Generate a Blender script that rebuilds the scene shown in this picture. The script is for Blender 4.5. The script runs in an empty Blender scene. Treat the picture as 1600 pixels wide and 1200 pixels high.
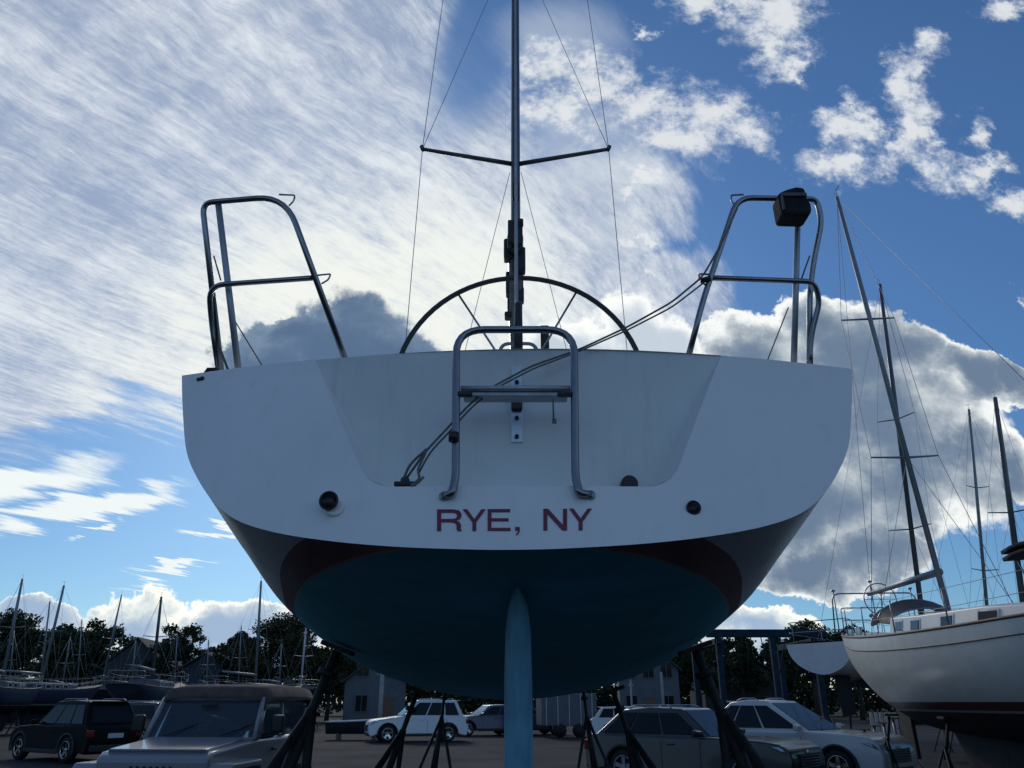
import bpy, bmesh, math, random
from math import sin, cos, radians, pi, atan2, sqrt
from mathutils import Vector, Matrix, noise
random.seed(7)
SC = bpy.context.scene
COL = SC.collection
# ---------------------------------------------------------------- camera
CAM_H, PITCH, FPX = 1.65, radians(22.5), 1202.0
CP, SP = cos(PITCH), sin(PITCH)
cd = bpy.data.cameras.new('camera'); cam = bpy.data.objects.new('camera', cd); COL.objects.link(cam)
cam.location = (0, 0, CAM_H); cam.rotation_euler = (radians(90) + PITCH, 0, 0)
cd.sensor_width = 36; cd.lens = 36 * FPX / 1600; cd.clip_start = 0.05; cd.clip_end = 3000
SC.camera = cam
SC.render.resolution_x, SC.render.resolution_y = 1024, 768
SC.view_settings.view_transform = 'Standard'; SC.view_settings.look = 'None'
SC.view_settings.exposure = 0.22; SC.view_settings.gamma = 1
SUN_AZ, SUN_EL = radians(-14), radians(25.5)      # behind the dark cloud, just left of the boat

def ray(px, py):
    a = (px - 800) / FPX; b = (600 - py) / FPX
    return Vector((a, CP - b * SP, SP + b * CP))
def at(px, py, Y):
    r = ray(px, py); r = r * (Y / r.y); return Vector((r.x, Y, r.z + CAM_H))

# ---------------------------------------------------------------- world
W = bpy.data.worlds.new('World'); SC.world = W; W.use_nodes = True
NT = W.node_tree; NT.nodes.clear()
class X:                                             # tiny expression helper over shader nodes
    def __init__(s, sock): s.s = sock
    def __add__(a, b): return mth('ADD', a, b)
    def __radd__(a, b): return mth('ADD', b, a)
    def __sub__(a, b): return mth('SUBTRACT', a, b)
    def __rsub__(a, b): return mth('SUBTRACT', b, a)
    def __mul__(a, b): return mth('MULTIPLY', a, b)
    def __rmul__(a, b): return mth('MULTIPLY', b, a)
    def __truediv__(a, b): return mth('DIVIDE', a, b)
def plug(nt, inp, v):
    if isinstance(v, X): nt.links.new(v.s, inp)
    else: inp.default_value = v
def mth(op, a, b=0.0, clamp=False):
    n = NT.nodes.new('ShaderNodeMath'); n.operation = op; n.use_clamp = clamp
    plug(NT, n.inputs[0], a); plug(NT, n.inputs[1], b); return X(n.outputs[0])
def comb(x, y, z=0.0):
    n = NT.nodes.new('ShaderNodeCombineXYZ')
    for i, v in enumerate((x, y, z)): plug(NT, n.inputs[i], v)
    return X(n.outputs[0])
def noi(vec, scale, detail=6, rough=.55, dist=0.0, color=False):
    n = NT.nodes.new('ShaderNodeTexNoise'); NT.links.new(vec.s, n.inputs['Vector'])
    n.inputs['Scale'].default_value = scale; n.inputs['Detail'].default_value = detail
    n.inputs['Roughness'].default_value = rough; n.inputs['Distortion'].default_value = dist
    return X(n.outputs['Color' if color else 'Fac'])
def ss(x, a, b):
    n = NT.nodes.new('ShaderNodeMapRange'); n.interpolation_type = 'SMOOTHSTEP'
    plug(NT, n.inputs[0], x); n.inputs[1].default_value = a; n.inputs[2].default_value = b
    return X(n.outputs[0])
def vadd(a, b, k):
    n = NT.nodes.new('ShaderNodeVectorMath'); n.operation = 'MULTIPLY_ADD'
    NT.links.new(b.s, n.inputs[0]); n.inputs[1].default_value = (k, k, 0); NT.links.new(a.s, n.inputs[2]); return X(n.outputs[0])
def vsub5(a):
    n = NT.nodes.new('ShaderNodeVectorMath'); n.operation = 'SUBTRACT'
    NT.links.new(a.s, n.inputs[0]); n.inputs[1].default_value = (.5, .5, .5); return X(n.outputs[0])
def mixc(f, a, b):
    n = NT.nodes.new('ShaderNodeMix'); n.data_type = 'RGBA'
    plug(NT, n.inputs[0], f)
    for s_, v in ((n.inputs[6], a), (n.inputs[7], b)):
        if isinstance(v, X): NT.links.new(v.s, s_)
        else: s_.default_value = (*v, 1)
    return X(n.outputs[2])
def uvof(px, py):
    r = ray(px, py); return r.x / r.y, r.z / r.y
def ell(vec, px, py, rx, ry, rot=0):
    """soft ellipse in the sky, 1 at its heart, 0 on its rim (u = x/y, v = z/y of the view direction)"""
    u, v = uvof(px, py); k1 = uvof(px + 10, py)[0] - uvof(px - 10, py)[0]; k2 = uvof(px, py - 10)[1] - uvof(px, py + 10)[1]
    sx_, sy_ = rx * k1 / 20, ry * k2 / 20
    if rot == 0:
        n = NT.nodes.new('ShaderNodeVectorMath'); n.operation = 'MULTIPLY_ADD'; NT.links.new(vec.s, n.inputs[0])
        n.inputs[1].default_value = (1 / sx_, 1 / sy_, 0); n.inputs[2].default_value = (-u / sx_, -v / sy_, 0)
    else:
        n = NT.nodes.new('ShaderNodeMapping'); n.vector_type = 'TEXTURE'; NT.links.new(vec.s, n.inputs[0])
        n.inputs[1].default_value = (u, v, 0); n.inputs[2].default_value = (0, 0, radians(-rot)); n.inputs[3].default_value = (sx_, sy_, 1)
    l = NT.nodes.new('ShaderNodeVectorMath'); l.operation = 'LENGTH'; NT.links.new(n.outputs[0], l.inputs[0])
    return 1.0 - X(l.outputs['Value'])
def union(vec, L):
    r = None
    for e in L:
        d = ell(vec, *e); r = d if r is None else mth('MAXIMUM', r, d)
    return r
tc = NT.nodes.new('ShaderNodeTexCoord'); sep = NT.nodes.new('ShaderNodeSeparateXYZ')
NT.links.new(tc.outputs['Generated'], sep.inputs[0])
dx, dy, dz = (X(sep.outputs[i]) for i in range(3))
front = ss(dy, 0.05, 0.25)
yy = mth('MAXIMUM', dy, 0.03)
uv = comb(dx / yy, dz / yy)
zz = mth('MAXIMUM', dz, 0.0) + 0.12
ca, sa = cos(radians(37)), sin(radians(37))
along = (dx * sa + dy * ca) / zz; across = (dx * ca - dy * sa) / zz
bend = noi(comb(along * .35, across * .35), 1.0, 1)
fl = across + bend * .42 + along * along * .030 + noi(uv, 4.0, 2) * .07
streak = noi(comb(along * .9, fl * 3.4), 1.6, 10, .66)
streak2 = noi(comb(along * 2.8, fl * 12), 2.0, 9, .74)
streak3 = noi(comb(along * 9, fl * 30), 2.0, 6, .75)
mid = noi(uv, 6.5, 7, .6)
patch = noi(uv, 3.0, 5, .6)
fine = noi(uv, 11.0, 8, .62)
fluff = noi(uv, 24.0, 8, .68)
wv = vadd(uv, vsub5(noi(uv, 6.0, 7, .62, color=True)), .16)
wv2 = vadd(uv, vsub5(noi(uv, 10.0, 8, .66, color=True)), .19)
ws = vadd(uv, vsub5(noi(comb(along * .5, across * 2.5), 2.0, 6, .6, color=True)), .14)

# clear sky
sky = NT.nodes.new('ShaderNodeTexSky'); sky.sky_type = 'NISHITA'; sky.sun_disc = False
sky.sun_elevation = SUN_EL; sky.sun_rotation = SUN_AZ; sky.air_density = 1.0; sky.dust_density = .3; sky.ozone_density = 2.2
STR = 0.1
hs = NT.nodes.new('ShaderNodeMix'); hs.data_type = 'RGBA'; hs.blend_type = 'MULTIPLY'; hs.inputs[0].default_value = 1
NT.links.new(sky.outputs[0], hs.inputs[6])
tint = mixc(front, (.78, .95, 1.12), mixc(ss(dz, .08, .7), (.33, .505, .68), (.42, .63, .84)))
NT.links.new(tint.s, hs.inputs[7])
col = X(hs.outputs[2])
def S(r, g, b):                                       # sRGB 0-255 -> scene value before the background strength
    f = lambda c: ((c / 255 + .055) / 1.055) ** 2.4 if c > 10 else c / 255 / 12.92
    return tuple(f(c) / STR for c in (r, g, b))
# scattered thin cloud everywhere else (behind the viewer too)
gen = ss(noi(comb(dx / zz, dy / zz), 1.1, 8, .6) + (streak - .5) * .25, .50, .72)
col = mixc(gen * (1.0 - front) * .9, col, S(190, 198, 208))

# veil of streaked cirrus
ci = union(ws, [(60, 150, 760, 470, 0), (430, 310, 460, 330, -30), (760, 440, 420, 150, -32), (980, 530, 240, 120, -38), (180, 500, 480, 150, -19)])
ci_b = mth('MINIMUM', ci + .12, ell(ws, -60, -1250, 2600, 1960, -10) * 5.0)
ci_m = ss(ci + (streak - .5) * .42 + (streak2 - .5) * .25 + (patch - .5) * .22, .0, .20)
cutu = ell(ws, 760, 60, 90, 170, 20)
ci_m = ci_m * (1.0 - ss(cutu, -.1, .5) * .92)
glow = ss(ell(uv, 540, 500, 620, 330, -18), 0, .85)
tex = ss(streak * .26 + streak2 * .30 + streak3 * .24 + patch * .22 + fine * .20 + glow * .12, .50, .76)
ci_c = mixc(tex, S(150, 163, 186), S(214, 220, 226))
ci_c = mixc(glow * tex * .8, ci_c, S(232, 234, 224))
col = mixc(ci_m * (tex * .22 + .78) * front, col, ci_c)
# thin rays of the veil reaching right
ray2 = ss(union(ws, [(900, 250, 180, 130, -60), (870, 60, 130, 100, -50), (960, 380, 60, 60, -50)]) + (streak - .5) * 1.1, .1, .8)
col = mixc(ray2 * .5 * front, col, S(185, 195, 208))
# lower left wedge and wisps
wd = union(ws, [(-20, 765, 230, 40, -12), (130, 796, 190, 24, -12), (270, 898, 75, 7, -10), (340, 815, 60, 8, -15), (150, 830, 40, 6, -20)])
wd_m = ss(wd + (streak2 - .5) * .45 + (streak3 - .5) * .4, -.05, .45)
col = mixc(wd_m * front, col, S(225, 232, 232))

# broken puffs, upper right
puffs = [(860, 100, 60, 40, 0), (930, 130, 75, 40, -15), (1010, 165, 80, 40, -20), (880, 180, 80, 45, 0), (1110, 180, 85, 40, 15), (1060, 215, 80, 40, 20), (1000, 265, 65, 35, 35), (960, 300, 30, 20, 0),
         (1200, 20, 75, 60, 0), (1215, 75, 55, 45, 0), (1110, 5, 60, 30, -20), (1240, 110, 30, 14, 0), (1003, 48, 15, 14, 0),
         (1330, 215, 55, 32, 15), (1320, 262, 75, 26, 0), (1345, 180, 30, 30, 0), (1425, 130, 38, 62, 10), (1440, 75, 40, 26, 20), (1420, 200, 30, 70, 0), (1465, 262, 60, 36, 20), (1520, 205, 22, 36, 0), (1545, 260, 40, 20, 0),
         (1585, 318, 40, 26, 25), (1575, 8, 50, 20, -10), (975, 372, 22, 26, 0), (1010, 378, 14, 12, 0), (1015, 425, 12, 10, 0), (1590, 468, 12, 12, 0)]
pu = union(wv2, puffs) + .20 + (fluff - .5) * 2.6 + (fine - .5) * 1.5
pu_m = ss(pu, -.10, 1.0)
pu_c = mixc(ss(pu + (fine - .5) * .8, .2, 1.2), S(176, 187, 203), S(216, 219, 221))
col = mixc(pu_m * .9 * front, col, pu_c)

# grey cumulus with lit rims: behind the wheel, right of the hull, and low on the horizon
def cumulus(col, L, rimc, lit, grey, dark, rim=.16, amp=.30, soft=.055, bil=.5):
    base = union(wv, L)
    d = base + (fine - .5) * amp + (fluff - .5) * amp * .55
    m = ss(d, .0, soft)
    inner = ss(d + (mid - .5) * bil, rim * .25, rim * 2.2)
    body = mixc(ss(fine * .45 + mid * .60 + fluff * .12 + (d * .25), .48, .80), lit, grey)
    body = mixc(ss(mid * .45 + patch * .5 + fine * .3 + d * .35, .62, .92), body, dark)
    c = mixc(inner, rimc, body)
    return mixc(m * front, col, c)
col = cumulus(col, [(1000, 520, 95, 75, 0), (900, 540, 120, 50, 0), (1060, 520, 45, 48, 0)], S(240, 242, 238), S(222, 227, 228), S(200, 208, 214), S(185, 196, 208), .3, .45, .2)
col = cumulus(col, [(520, 550, 160, 110, 0), (620, 565, 110, 80, 0), (420, 560, 100, 85, 0), (450, 500, 90, 35, 0), (690, 590, 70, 40, 0)], S(222, 226, 222), S(122, 141, 163), S(92, 114, 140), S(82, 105, 134), .10, .34, .22)
col = cumulus(col, [(1180, 560, 95, 75, 0), (1265, 500, 85, 58, 0), (1320, 570, 170, 120, 0), (1400, 540, 90, 60, 0), (1390, 690, 210, 165, 0), (1510, 580, 80, 52, 0), (1560, 580, 40, 36, 0), (1270, 800, 150, 100, 0), (1400, 760, 150, 90, 0), (1350, 870, 130, 50, 0), (1510, 700, 110, 70, 0), (1595, 730, 50, 70, 0), (1270, 890, 130, 45, 0)],
              S(232, 235, 233), S(208, 213, 216), S(144, 157, 168), S(100, 119, 142), .12, .46, .10, 1.15)
hz = cumulus(col, [(205, 950, 75, 48, 0), (60, 965, 90, 36, 0), (330, 985, 150, 55, 0), (120, 1010, 250, 50, 0), (430, 985, 110, 42, 0), (1180, 985, 110, 42, 0), (1260, 1010, 150, 30, 0), (800, 1040, 900, 45, 0)],
             S(250, 250, 238), S(240, 242, 230), S(190, 203, 212), S(150, 172, 198), .12, .42, .12)
col = hz
# keep the low glare from running away
dk = NT.nodes.new('ShaderNodeMix'); dk.data_type = 'RGBA'; dk.blend_type = 'DARKEN'; dk.inputs[0].default_value = 1
NT.links.new(col.s, dk.inputs[6]); dk.inputs[7].default_value = (9.0, 9.0, 8.6, 1); col = X(dk.outputs[2])
lowb = ss(dz, .0, .22)                                 # duller, hazier band low down behind the viewer
col = mixc((1.0 - front) * (1.0 - lowb) * .8, col, S(92, 104, 122))
# below the horizon: dull ground tone
col = mixc(ss(dz, -.02, .0), S(60, 62, 66), col)
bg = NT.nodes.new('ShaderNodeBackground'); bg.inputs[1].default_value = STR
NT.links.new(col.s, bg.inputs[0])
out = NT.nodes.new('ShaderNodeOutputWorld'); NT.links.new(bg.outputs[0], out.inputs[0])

# ---------------------------------------------------------------- sun, veiled by the cloud
ld = bpy.data.lights.new('sun', 'SUN'); ld.energy = 0.7; ld.angle = radians(11); ld.color = (1, .93, .82)
sun = bpy.data.objects.new('sun', ld); COL.objects.link(sun)
sd = Vector((sin(SUN_AZ) * cos(SUN_EL), cos(SUN_AZ) * cos(SUN_EL), sin(SUN_EL)))
sun.rotation_euler = sd.to_track_quat('Z', 'Y').to_euler(); sun.location = (0, 0, 30)
W.cycles.sampling_method = 'MANUAL'; W.cycles.sample_map_resolution = 256

# ================================================================ materials
MATS = {}
def L(r, g, b):
    f = lambda c: ((c / 255 + .055) / 1.055) ** 2.4 if c > 10 else c / 255 / 12.92
    return (f(r), f(g), f(b), 1)
def mat(name, col, rough=.5, metal=0, coat=0, var=.12, nscale=6, bump=0, bscale=40, spec=.5, col2=None, rvar=.1):
    """principled material with procedural mottling of colour, roughness and a little bump"""
    if name in MATS: return MATS[name]
    m = bpy.data.materials.new(name); m.use_nodes = True; nt = m.node_tree; p = nt.nodes['Principled BSDF']
    tcn = nt.nodes.new('ShaderNodeTexCoord'); n = nt.nodes.new('ShaderNodeTexNoise')
    n.inputs['Scale'].default_value = nscale; n.inputs['Detail'].default_value = 6; n.inputs['Roughness'].default_value = .6
    nt.links.new(tcn.outputs['Object'], n.inputs['Vector'])
    mx = nt.nodes.new('ShaderNodeMix'); mx.data_type = 'RGBA'
    mr = nt.nodes.new('ShaderNodeMapRange'); mr.inputs[1].default_value = .3; mr.inputs[2].default_value = .7
    nt.links.new(n.outputs['Fac'], mr.inputs[0]); nt.links.new(mr.outputs[0], mx.inputs[0])
    c2 = col2 or tuple(c * (1 - var) for c in col[:3]); c1 = col if col2 else tuple(min(1, c * (1 + var * .6)) for c in col[:3])
    mx.inputs[6].default_value = (*c1[:3], 1); mx.inputs[7].default_value = (*c2[:3], 1)
    nt.links.new(mx.outputs[2], p.inputs['Base Color'])
    rr = nt.nodes.new('ShaderNodeMapRange'); rr.inputs[3].default_value = max(.02, rough - rvar); rr.inputs[4].default_value = min(1, rough + rvar)
    nt.links.new(n.outputs['Fac'], rr.inputs[0]); nt.links.new(rr.outputs[0], p.inputs['Roughness'])
    p.inputs['Metallic'].default_value = metal; p.inputs['Coat Weight'].default_value = coat; p.inputs['Coat Roughness'].default_value = .05
    p.inputs['Specular IOR Level'].default_value = spec
    if bump:
        n2 = nt.nodes.new('ShaderNodeTexNoise'); n2.inputs['Scale'].default_value = bscale; n2.inputs['Detail'].default_value = 5
        nt.links.new(tcn.outputs['Object'], n2.inputs['Vector'])
        b = nt.nodes.new('ShaderNodeBump'); b.inputs['Strength'].default_value = bump; b.inputs['Distance'].default_value = .02
        nt.links.new(n2.outputs['Fac'], b.inputs['Height']); nt.links.new(b.outputs[0], p.inputs['Normal'])
    MATS[name] = m; return m
def hull_mat(name, top, stripe, line, bottom, wl, sh, lh=.018, cove=None):
    """gelcoat above, boot stripe, thin line, antifouling below: bands by the hull's own height"""
    m = mat(name, top, .34, coat=0, var=.08, nscale=2.5, rvar=.06); nt = m.node_tree; p = nt.nodes['Principled BSDF']
    tcn = [n for n in nt.nodes if n.type == 'TEX_COORD'][0]
    sx = nt.nodes.new('ShaderNodeSeparateXYZ'); nt.links.new(tcn.outputs['Object'], sx.inputs[0])
    base = p.inputs['Base Color'].links[0].from_socket
    def step(h):
        q = nt.nodes.new('ShaderNodeMath'); q.operation = 'LESS_THAN'; nt.links.new(sx.outputs[2], q.inputs[0]); q.inputs[1].default_value = h; return q.outputs[0]
    ng = nt.nodes.new('ShaderNodeTexNoise'); ng.inputs['Scale'].default_value = 4; ng.inputs['Detail'].default_value = 8; ng.inputs['Roughness'].default_value = .7
    mp = nt.nodes.new('ShaderNodeMapping'); mp.inputs[3].default_value = (1, 1, .35); nt.links.new(tcn.outputs['Object'], mp.inputs[0]); nt.links.new(mp.outputs[0], ng.inputs['Vector'])
    bm_ = nt.nodes.new('ShaderNodeMix'); bm_.data_type = 'RGBA'; nt.links.new(ng.outputs['Fac'], bm_.inputs[0])
    bm_.inputs[6].default_value = tuple(c * .62 for c in bottom[:3]) + (1,); bm_.inputs[7].default_value = tuple(min(1, c * 1.35) for c in bottom[:3]) + (1,)
    cur = base
    for h, c in ((wl + sh, stripe), (wl + lh, line), (wl, None)):
        x = nt.nodes.new('ShaderNodeMix'); x.data_type = 'RGBA'; nt.links.new(step(h), x.inputs[0]); nt.links.new(cur, x.inputs[6])
        if c is None: nt.links.new(bm_.outputs[2], x.inputs[7])
        else: x.inputs[7].default_value = c
        cur = x.outputs[2]
    nt.links.new(cur, p.inputs['Base Color'])
    rr = nt.nodes.new('ShaderNodeMix'); nt.links.new(step(wl), rr.inputs[0]); nt.links.new(p.inputs['Roughness'].links[0].from_socket, rr.inputs[2]); rr.inputs[3].default_value = .75
    nt.links.new(rr.outputs[0], p.inputs['Roughness'])
    return m
M = dict(
 gel=mat('white_gelcoat', (.80, .79, .77, 1), .32, coat=.1, var=.05, nscale=1.6, rvar=.08),
 panel=mat('grey_gelcoat', (.74, .74, .71, 1), .42, var=.07, nscale=2.0),
 steel=mat('polished_steel', (.24, .25, .26, 1), .30, metal=1, var=.1, nscale=14),
 steel2=mat('dull_steel', (.40, .42, .44, 1), .5, metal=.75, var=.15, nscale=14),
 alu=mat('black_mast_paint', (.065, .075, .085, 1), .38, var=.15, nscale=4, coat=.2),
 alug=mat('grey_anodised_mast', (.22, .24, .26, 1), .45, metal=.4, var=.1),
 aluw=mat('white_mast_paint', (.55, .56, .57, 1), .4, var=.1),
 black=mat('black_plastic', (.012, .012, .014, 1), .5, var=.3),
 wire=mat('rigging_wire', (.30, .31, .32, 1), .5, metal=.5),
 anti=mat('blue_antifouling', (.15, .40, .54, 1), .72, var=.3, nscale=5, bump=.15),
 rubber=mat('tyre_rubber', (.013, .013, .014, 1), .85, var=.3),
 glass=mat('car_window_glass', (.008, .011, .014, 1), .08, var=.1, spec=.2, rvar=.02),
 rope=mat('grey_rope', (.17, .165, .155, 1), .9, var=.4, nscale=60),
 letter=mat('maroon_lettering', (.17, .025, .055, 1), .5, var=.2, nscale=30),
 canvas=mat('black_canvas', (.012, .013, .016, 1), .9, var=.4, nscale=9, bump=.4, bscale=90),
 wood=mat('weathered_plywood', (.16, .12, .08, 1), .85, var=.4, nscale=12),
 iron=mat('dark_painted_iron', (.018, .018, .02, 1), .7, var=.5, nscale=20),
 teak=mat('teak_trim', (.14, .08, .045, 1), .6, var=.3),
 chrome=mat('chrome_trim', (.6, .62, .64, 1), .18, metal=1),
 lamp=mat('headlamp_lens', (.35, .38, .42, 1), .08, metal=.6, var=.2, nscale=30),
 tail=mat('tail_lamp_lens', (.16, .008, .008, 1), .2, coat=.5),
 plate=mat('licence_plate', (.45, .47, .5, 1), .5),
 conc=mat('pale_concrete', (.3, .3, .29, 1), .9, var=.3, bump=.3),
 bark=mat('tree_bark', (.05, .038, .028, 1), .9, var=.4, bump=.6),
)
def weather(m, amt=.16, sx=5, sz=.5, stain=(.30, .27, .20)):
    """run-down streaks and scuffs over an existing material"""
    nt = m.node_tree; p = nt.nodes['Principled BSDF']; src = p.inputs['Base Color'].links[0].from_socket
    tcn = nt.nodes.new('ShaderNodeTexCoord'); mp = nt.nodes.new('ShaderNodeMapping'); mp.inputs[3].default_value = (sx, sx, sz); nt.links.new(tcn.outputs['Object'], mp.inputs[0])
    n = nt.nodes.new('ShaderNodeTexNoise'); n.inputs['Scale'].default_value = 3; n.inputs['Detail'].default_value = 8; n.inputs['Roughness'].default_value = .7; nt.links.new(mp.outputs[0], n.inputs['Vector'])
    r = nt.nodes.new('ShaderNodeMapRange'); r.interpolation_type = 'SMOOTHSTEP'; r.inputs[1].default_value = .48; r.inputs[2].default_value = .78; r.inputs[4].default_value = amt; nt.links.new(n.outputs['Fac'], r.inputs[0])
    x = nt.nodes.new('ShaderNodeMix'); x.data_type = 'RGBA'; nt.links.new(r.outputs[0], x.inputs[0]); nt.links.new(src, x.inputs[6]); x.inputs[7].default_value = (*stain, 1); nt.links.new(x.outputs[2], p.inputs['Base Color'])
    n2 = nt.nodes.new('ShaderNodeTexNoise'); n2.inputs['Scale'].default_value = 1.3; n2.inputs['Detail'].default_value = 2; nt.links.new(tcn.outputs['Object'], n2.inputs['Vector'])
    b = nt.nodes.new('ShaderNodeBump'); b.inputs['Strength'].default_value = .25; b.inputs['Distance'].default_value = .03; nt.links.new(n2.outputs['Fac'], b.inputs['Height']); nt.links.new(b.outputs[0], p.inputs['Normal'])
weather(M['gel'], .13); weather(M['panel'], .2)
# ================================================================ mesh helpers
class MB:
    def __init__(s): s.v = []; s.f = []; s.m = []; s.sm = []
    def add(s, vs, fs, mi=0, smooth=True):
        o = len(s.v); s.v += [tuple(v) for v in vs]; s.f += [tuple(i + o for i in f) for f in fs]; s.m += [mi] * len(fs); s.sm += [smooth] * len(fs); return s
    def tube(s, pts, r, n=10, closed=False, caps=True, mi=0):
        pts = [Vector(p) for p in pts]; N = len(pts); vs = []; up = None
        for i, p in enumerate(pts):
            a = pts[(i - 1) % N] if (closed or i) else p; b = pts[(i + 1) % N] if (closed or i < N - 1) else p
            t = (b - a).normalized()
            if up is None:
                up = Vector((0, 0, 1)) if abs(t.z) < .9 else Vector((1, 0, 0))
            sd_ = t.cross(up).normalized(); up = sd_.cross(t).normalized()
            rr = r[i] if isinstance(r, (list, tuple)) else r
            vs += [p + (sd_ * cos(2 * pi * k / n) + up * sin(2 * pi * k / n)) * rr for k in range(n)]
        fs = []
        for i in range(N if closed else N - 1):
            j = (i + 1) % N
            fs += [(i * n + k, i * n + (k + 1) % n, j * n + (k + 1) % n, j * n + k) for k in range(n)]
        if caps and not closed: fs += [tuple(range(n))[::-1], tuple((N - 1) * n + k for k in range(n))]
        return s.add(vs, fs, mi)
    def box(s, c, d, rot=None, mi=0, smooth=False):
        R = rot or Matrix(); c = Vector(c)
        vs = [c + R @ Vector((sx * d[0] / 2, sy * d[1] / 2, sz * d[2] / 2)) for sx in (-1, 1) for sy in (-1, 1) for sz in (-1, 1)]
        return s.add(vs, [(0, 1, 3, 2), (4, 6, 7, 5), (0, 4, 5, 1), (2, 3, 7, 6), (0, 2, 6, 4), (1, 5, 7, 3)], mi, smooth)
    def grid(s, rows, mi=0, smooth=True, flip=False):
        n = len(rows[0]); vs = [p for r in rows for p in r]; fs = []
        for i in range(len(rows) - 1):
            for k in range(n - 1):
                q = (i * n + k, i * n + k + 1, (i + 1) * n + k + 1, (i + 1) * n + k); fs.append(q[::-1] if flip else q)
        return s.add(vs, fs, mi, smooth)
    def prism(s, poly, a, b, axis='y', mi=0):
        """2-D outline extruded from a to b along axis"""
        n = len(poly)
        def P(u, v, w): return {'y': (u, w, v), 'x': (w, u, v), 'z': (u, v, w)}[axis]
        vs = [P(u, v, a) for u, v in poly] + [P(u, v, b) for u, v in poly]
        fs = [tuple(range(n)), tuple(range(2 * n - 1, n - 1, -1))] + [(i, i + n, (i + 1) % n + n, (i + 1) % n) for i in range(n)]
        return s.add(vs, fs, mi, False)
    def disc(s, c, r, ax, th, n=20, mi=0):
        c = Vector(c); ax = Vector(ax).normalized(); return s.tube([c - ax * th / 2, c + ax * th / 2], r, n, mi=mi)
    def build(s, name, mats, parent=None, bevel=0, loc=None, seg=2):
        me = bpy.data.meshes.new(name); me.from_pydata(s.v, [], s.f); me.validate()
        for m in (mats if isinstance(mats, (list, tuple)) else [mats]): me.materials.append(m)
        for p, mi, sm in zip(me.polygons, s.m, s.sm): p.material_index = mi; p.use_smooth = sm
        bm = bmesh.new(); bm.from_mesh(me); bmesh.ops.recalc_face_normals(bm, faces=bm.faces); bm.to_mesh(me); bm.free()
        o = bpy.data.objects.new(name, me); COL.objects.link(o)
        if parent: o.parent = parent
        if loc: o.location = loc
        if bevel:
            b = o.modifiers.new('bevel', 'BEVEL'); b.width = bevel; b.segments = seg; b.limit_method = 'ANGLE'; b.angle_limit = radians(35)
            for p in me.polygons: p.use_smooth = True
            w = o.modifiers.new('wn', 'WEIGHTED_NORMAL'); w.keep_sharp = True
        return o
def thing(name, label, cat, loc=(0, 0, 0), rz=0, group=None):
    o = bpy.data.objects.new(name, None); COL.objects.link(o); o.location = loc; o.rotation_euler = (0, 0, rz); o.empty_display_size = .3
    return tag(o, label, cat, group)
def tag(o, label=None, cat=None, group=None, kind=None):
    for k, v in (('label', label), ('category', cat), ('group', group), ('kind', kind)):
        if v: o[k] = v
    return o
def copy_tree(o, parent=None):
    c = o.copy(); COL.objects.link(c)
    if parent: c.parent = parent
    for ch in list(o.children): copy_tree(ch, c)
    return c
def rounded(pts, r, n=6):
    """polyline with its inner corners rounded"""
    pts = [Vector(p) for p in pts]; out_ = [pts[0]]
    for i in range(1, len(pts) - 1):
        a, b, c = pts[i - 1], pts[i], pts[i + 1]; rr = r[i - 1] if isinstance(r, (list, tuple)) else r
        d1 = (a - b); d2 = (c - b); k = min(rr, d1.length * .48, d2.length * .48); p, q = b + d1.normalized() * k, b + d2.normalized() * k
        for j in range(n + 1):
            t = j / n; out_.append(p * (1 - t) ** 2 + b * 2 * t * (1 - t) + q * t * t)
    return out_ + [pts[-1]]
def lerp(a, b, t): return a + (b - a) * t
def interp(x, xs, ys):
    if x <= xs[0]: return ys[0]
    for i in range(1, len(xs)):
        if x <= xs[i]: return lerp(ys[i - 1], ys[i], (x - xs[i - 1]) / (xs[i] - xs[i - 1]))
    return ys[-1]
def pchip(x, xs, ys):
    n = len(xs)
    if x <= xs[0]: return ys[0]
    if x >= xs[-1]: return ys[-1]
    d = [(ys[i + 1] - ys[i]) / (xs[i + 1] - xs[i]) for i in range(n - 1)]
    m = [d[0]] + [0 if d[i - 1] * d[i] <= 0 else 2 * d[i - 1] * d[i] / (d[i - 1] + d[i]) for i in range(1, n - 1)] + [d[-1]]
    i = max(k for k in range(n - 1) if x >= xs[k]); h = xs[i + 1] - xs[i]; t = (x - xs[i]) / h
    return (2 * t**3 - 3 * t**2 + 1) * ys[i] + (t**3 - 2 * t**2 + t) * h * m[i] + (-2 * t**3 + 3 * t**2) * ys[i + 1] + (t**3 - t**2) * h * m[i + 1]

# ================================================================ ground
gm = mat('asphalt', (.042, .042, .047, 1), .95, var=.4, nscale=.35, bump=.6, bscale=30, spec=.08)
g = MB(); g.add([(-900, -300, 0), (900, -300, 0), (900, 1500, 0), (-900, 1500, 0)], [(0, 1, 2, 3)], smooth=False)
gr = g.build('ground', mat('gravel_ground', (.05, .048, .044, 1), .95, var=.4, nscale=.12, bump=.6, bscale=8, spec=.08)); tag(gr, kind='structure')
g = MB(); g.add([(-75, -6, .004), (70, -6, .004), (70, 74, .004), (-75, 74, .004)], [(0, 1, 2, 3)], smooth=False)
tag(g.build('parking_lot', gm), kind='structure')

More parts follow.
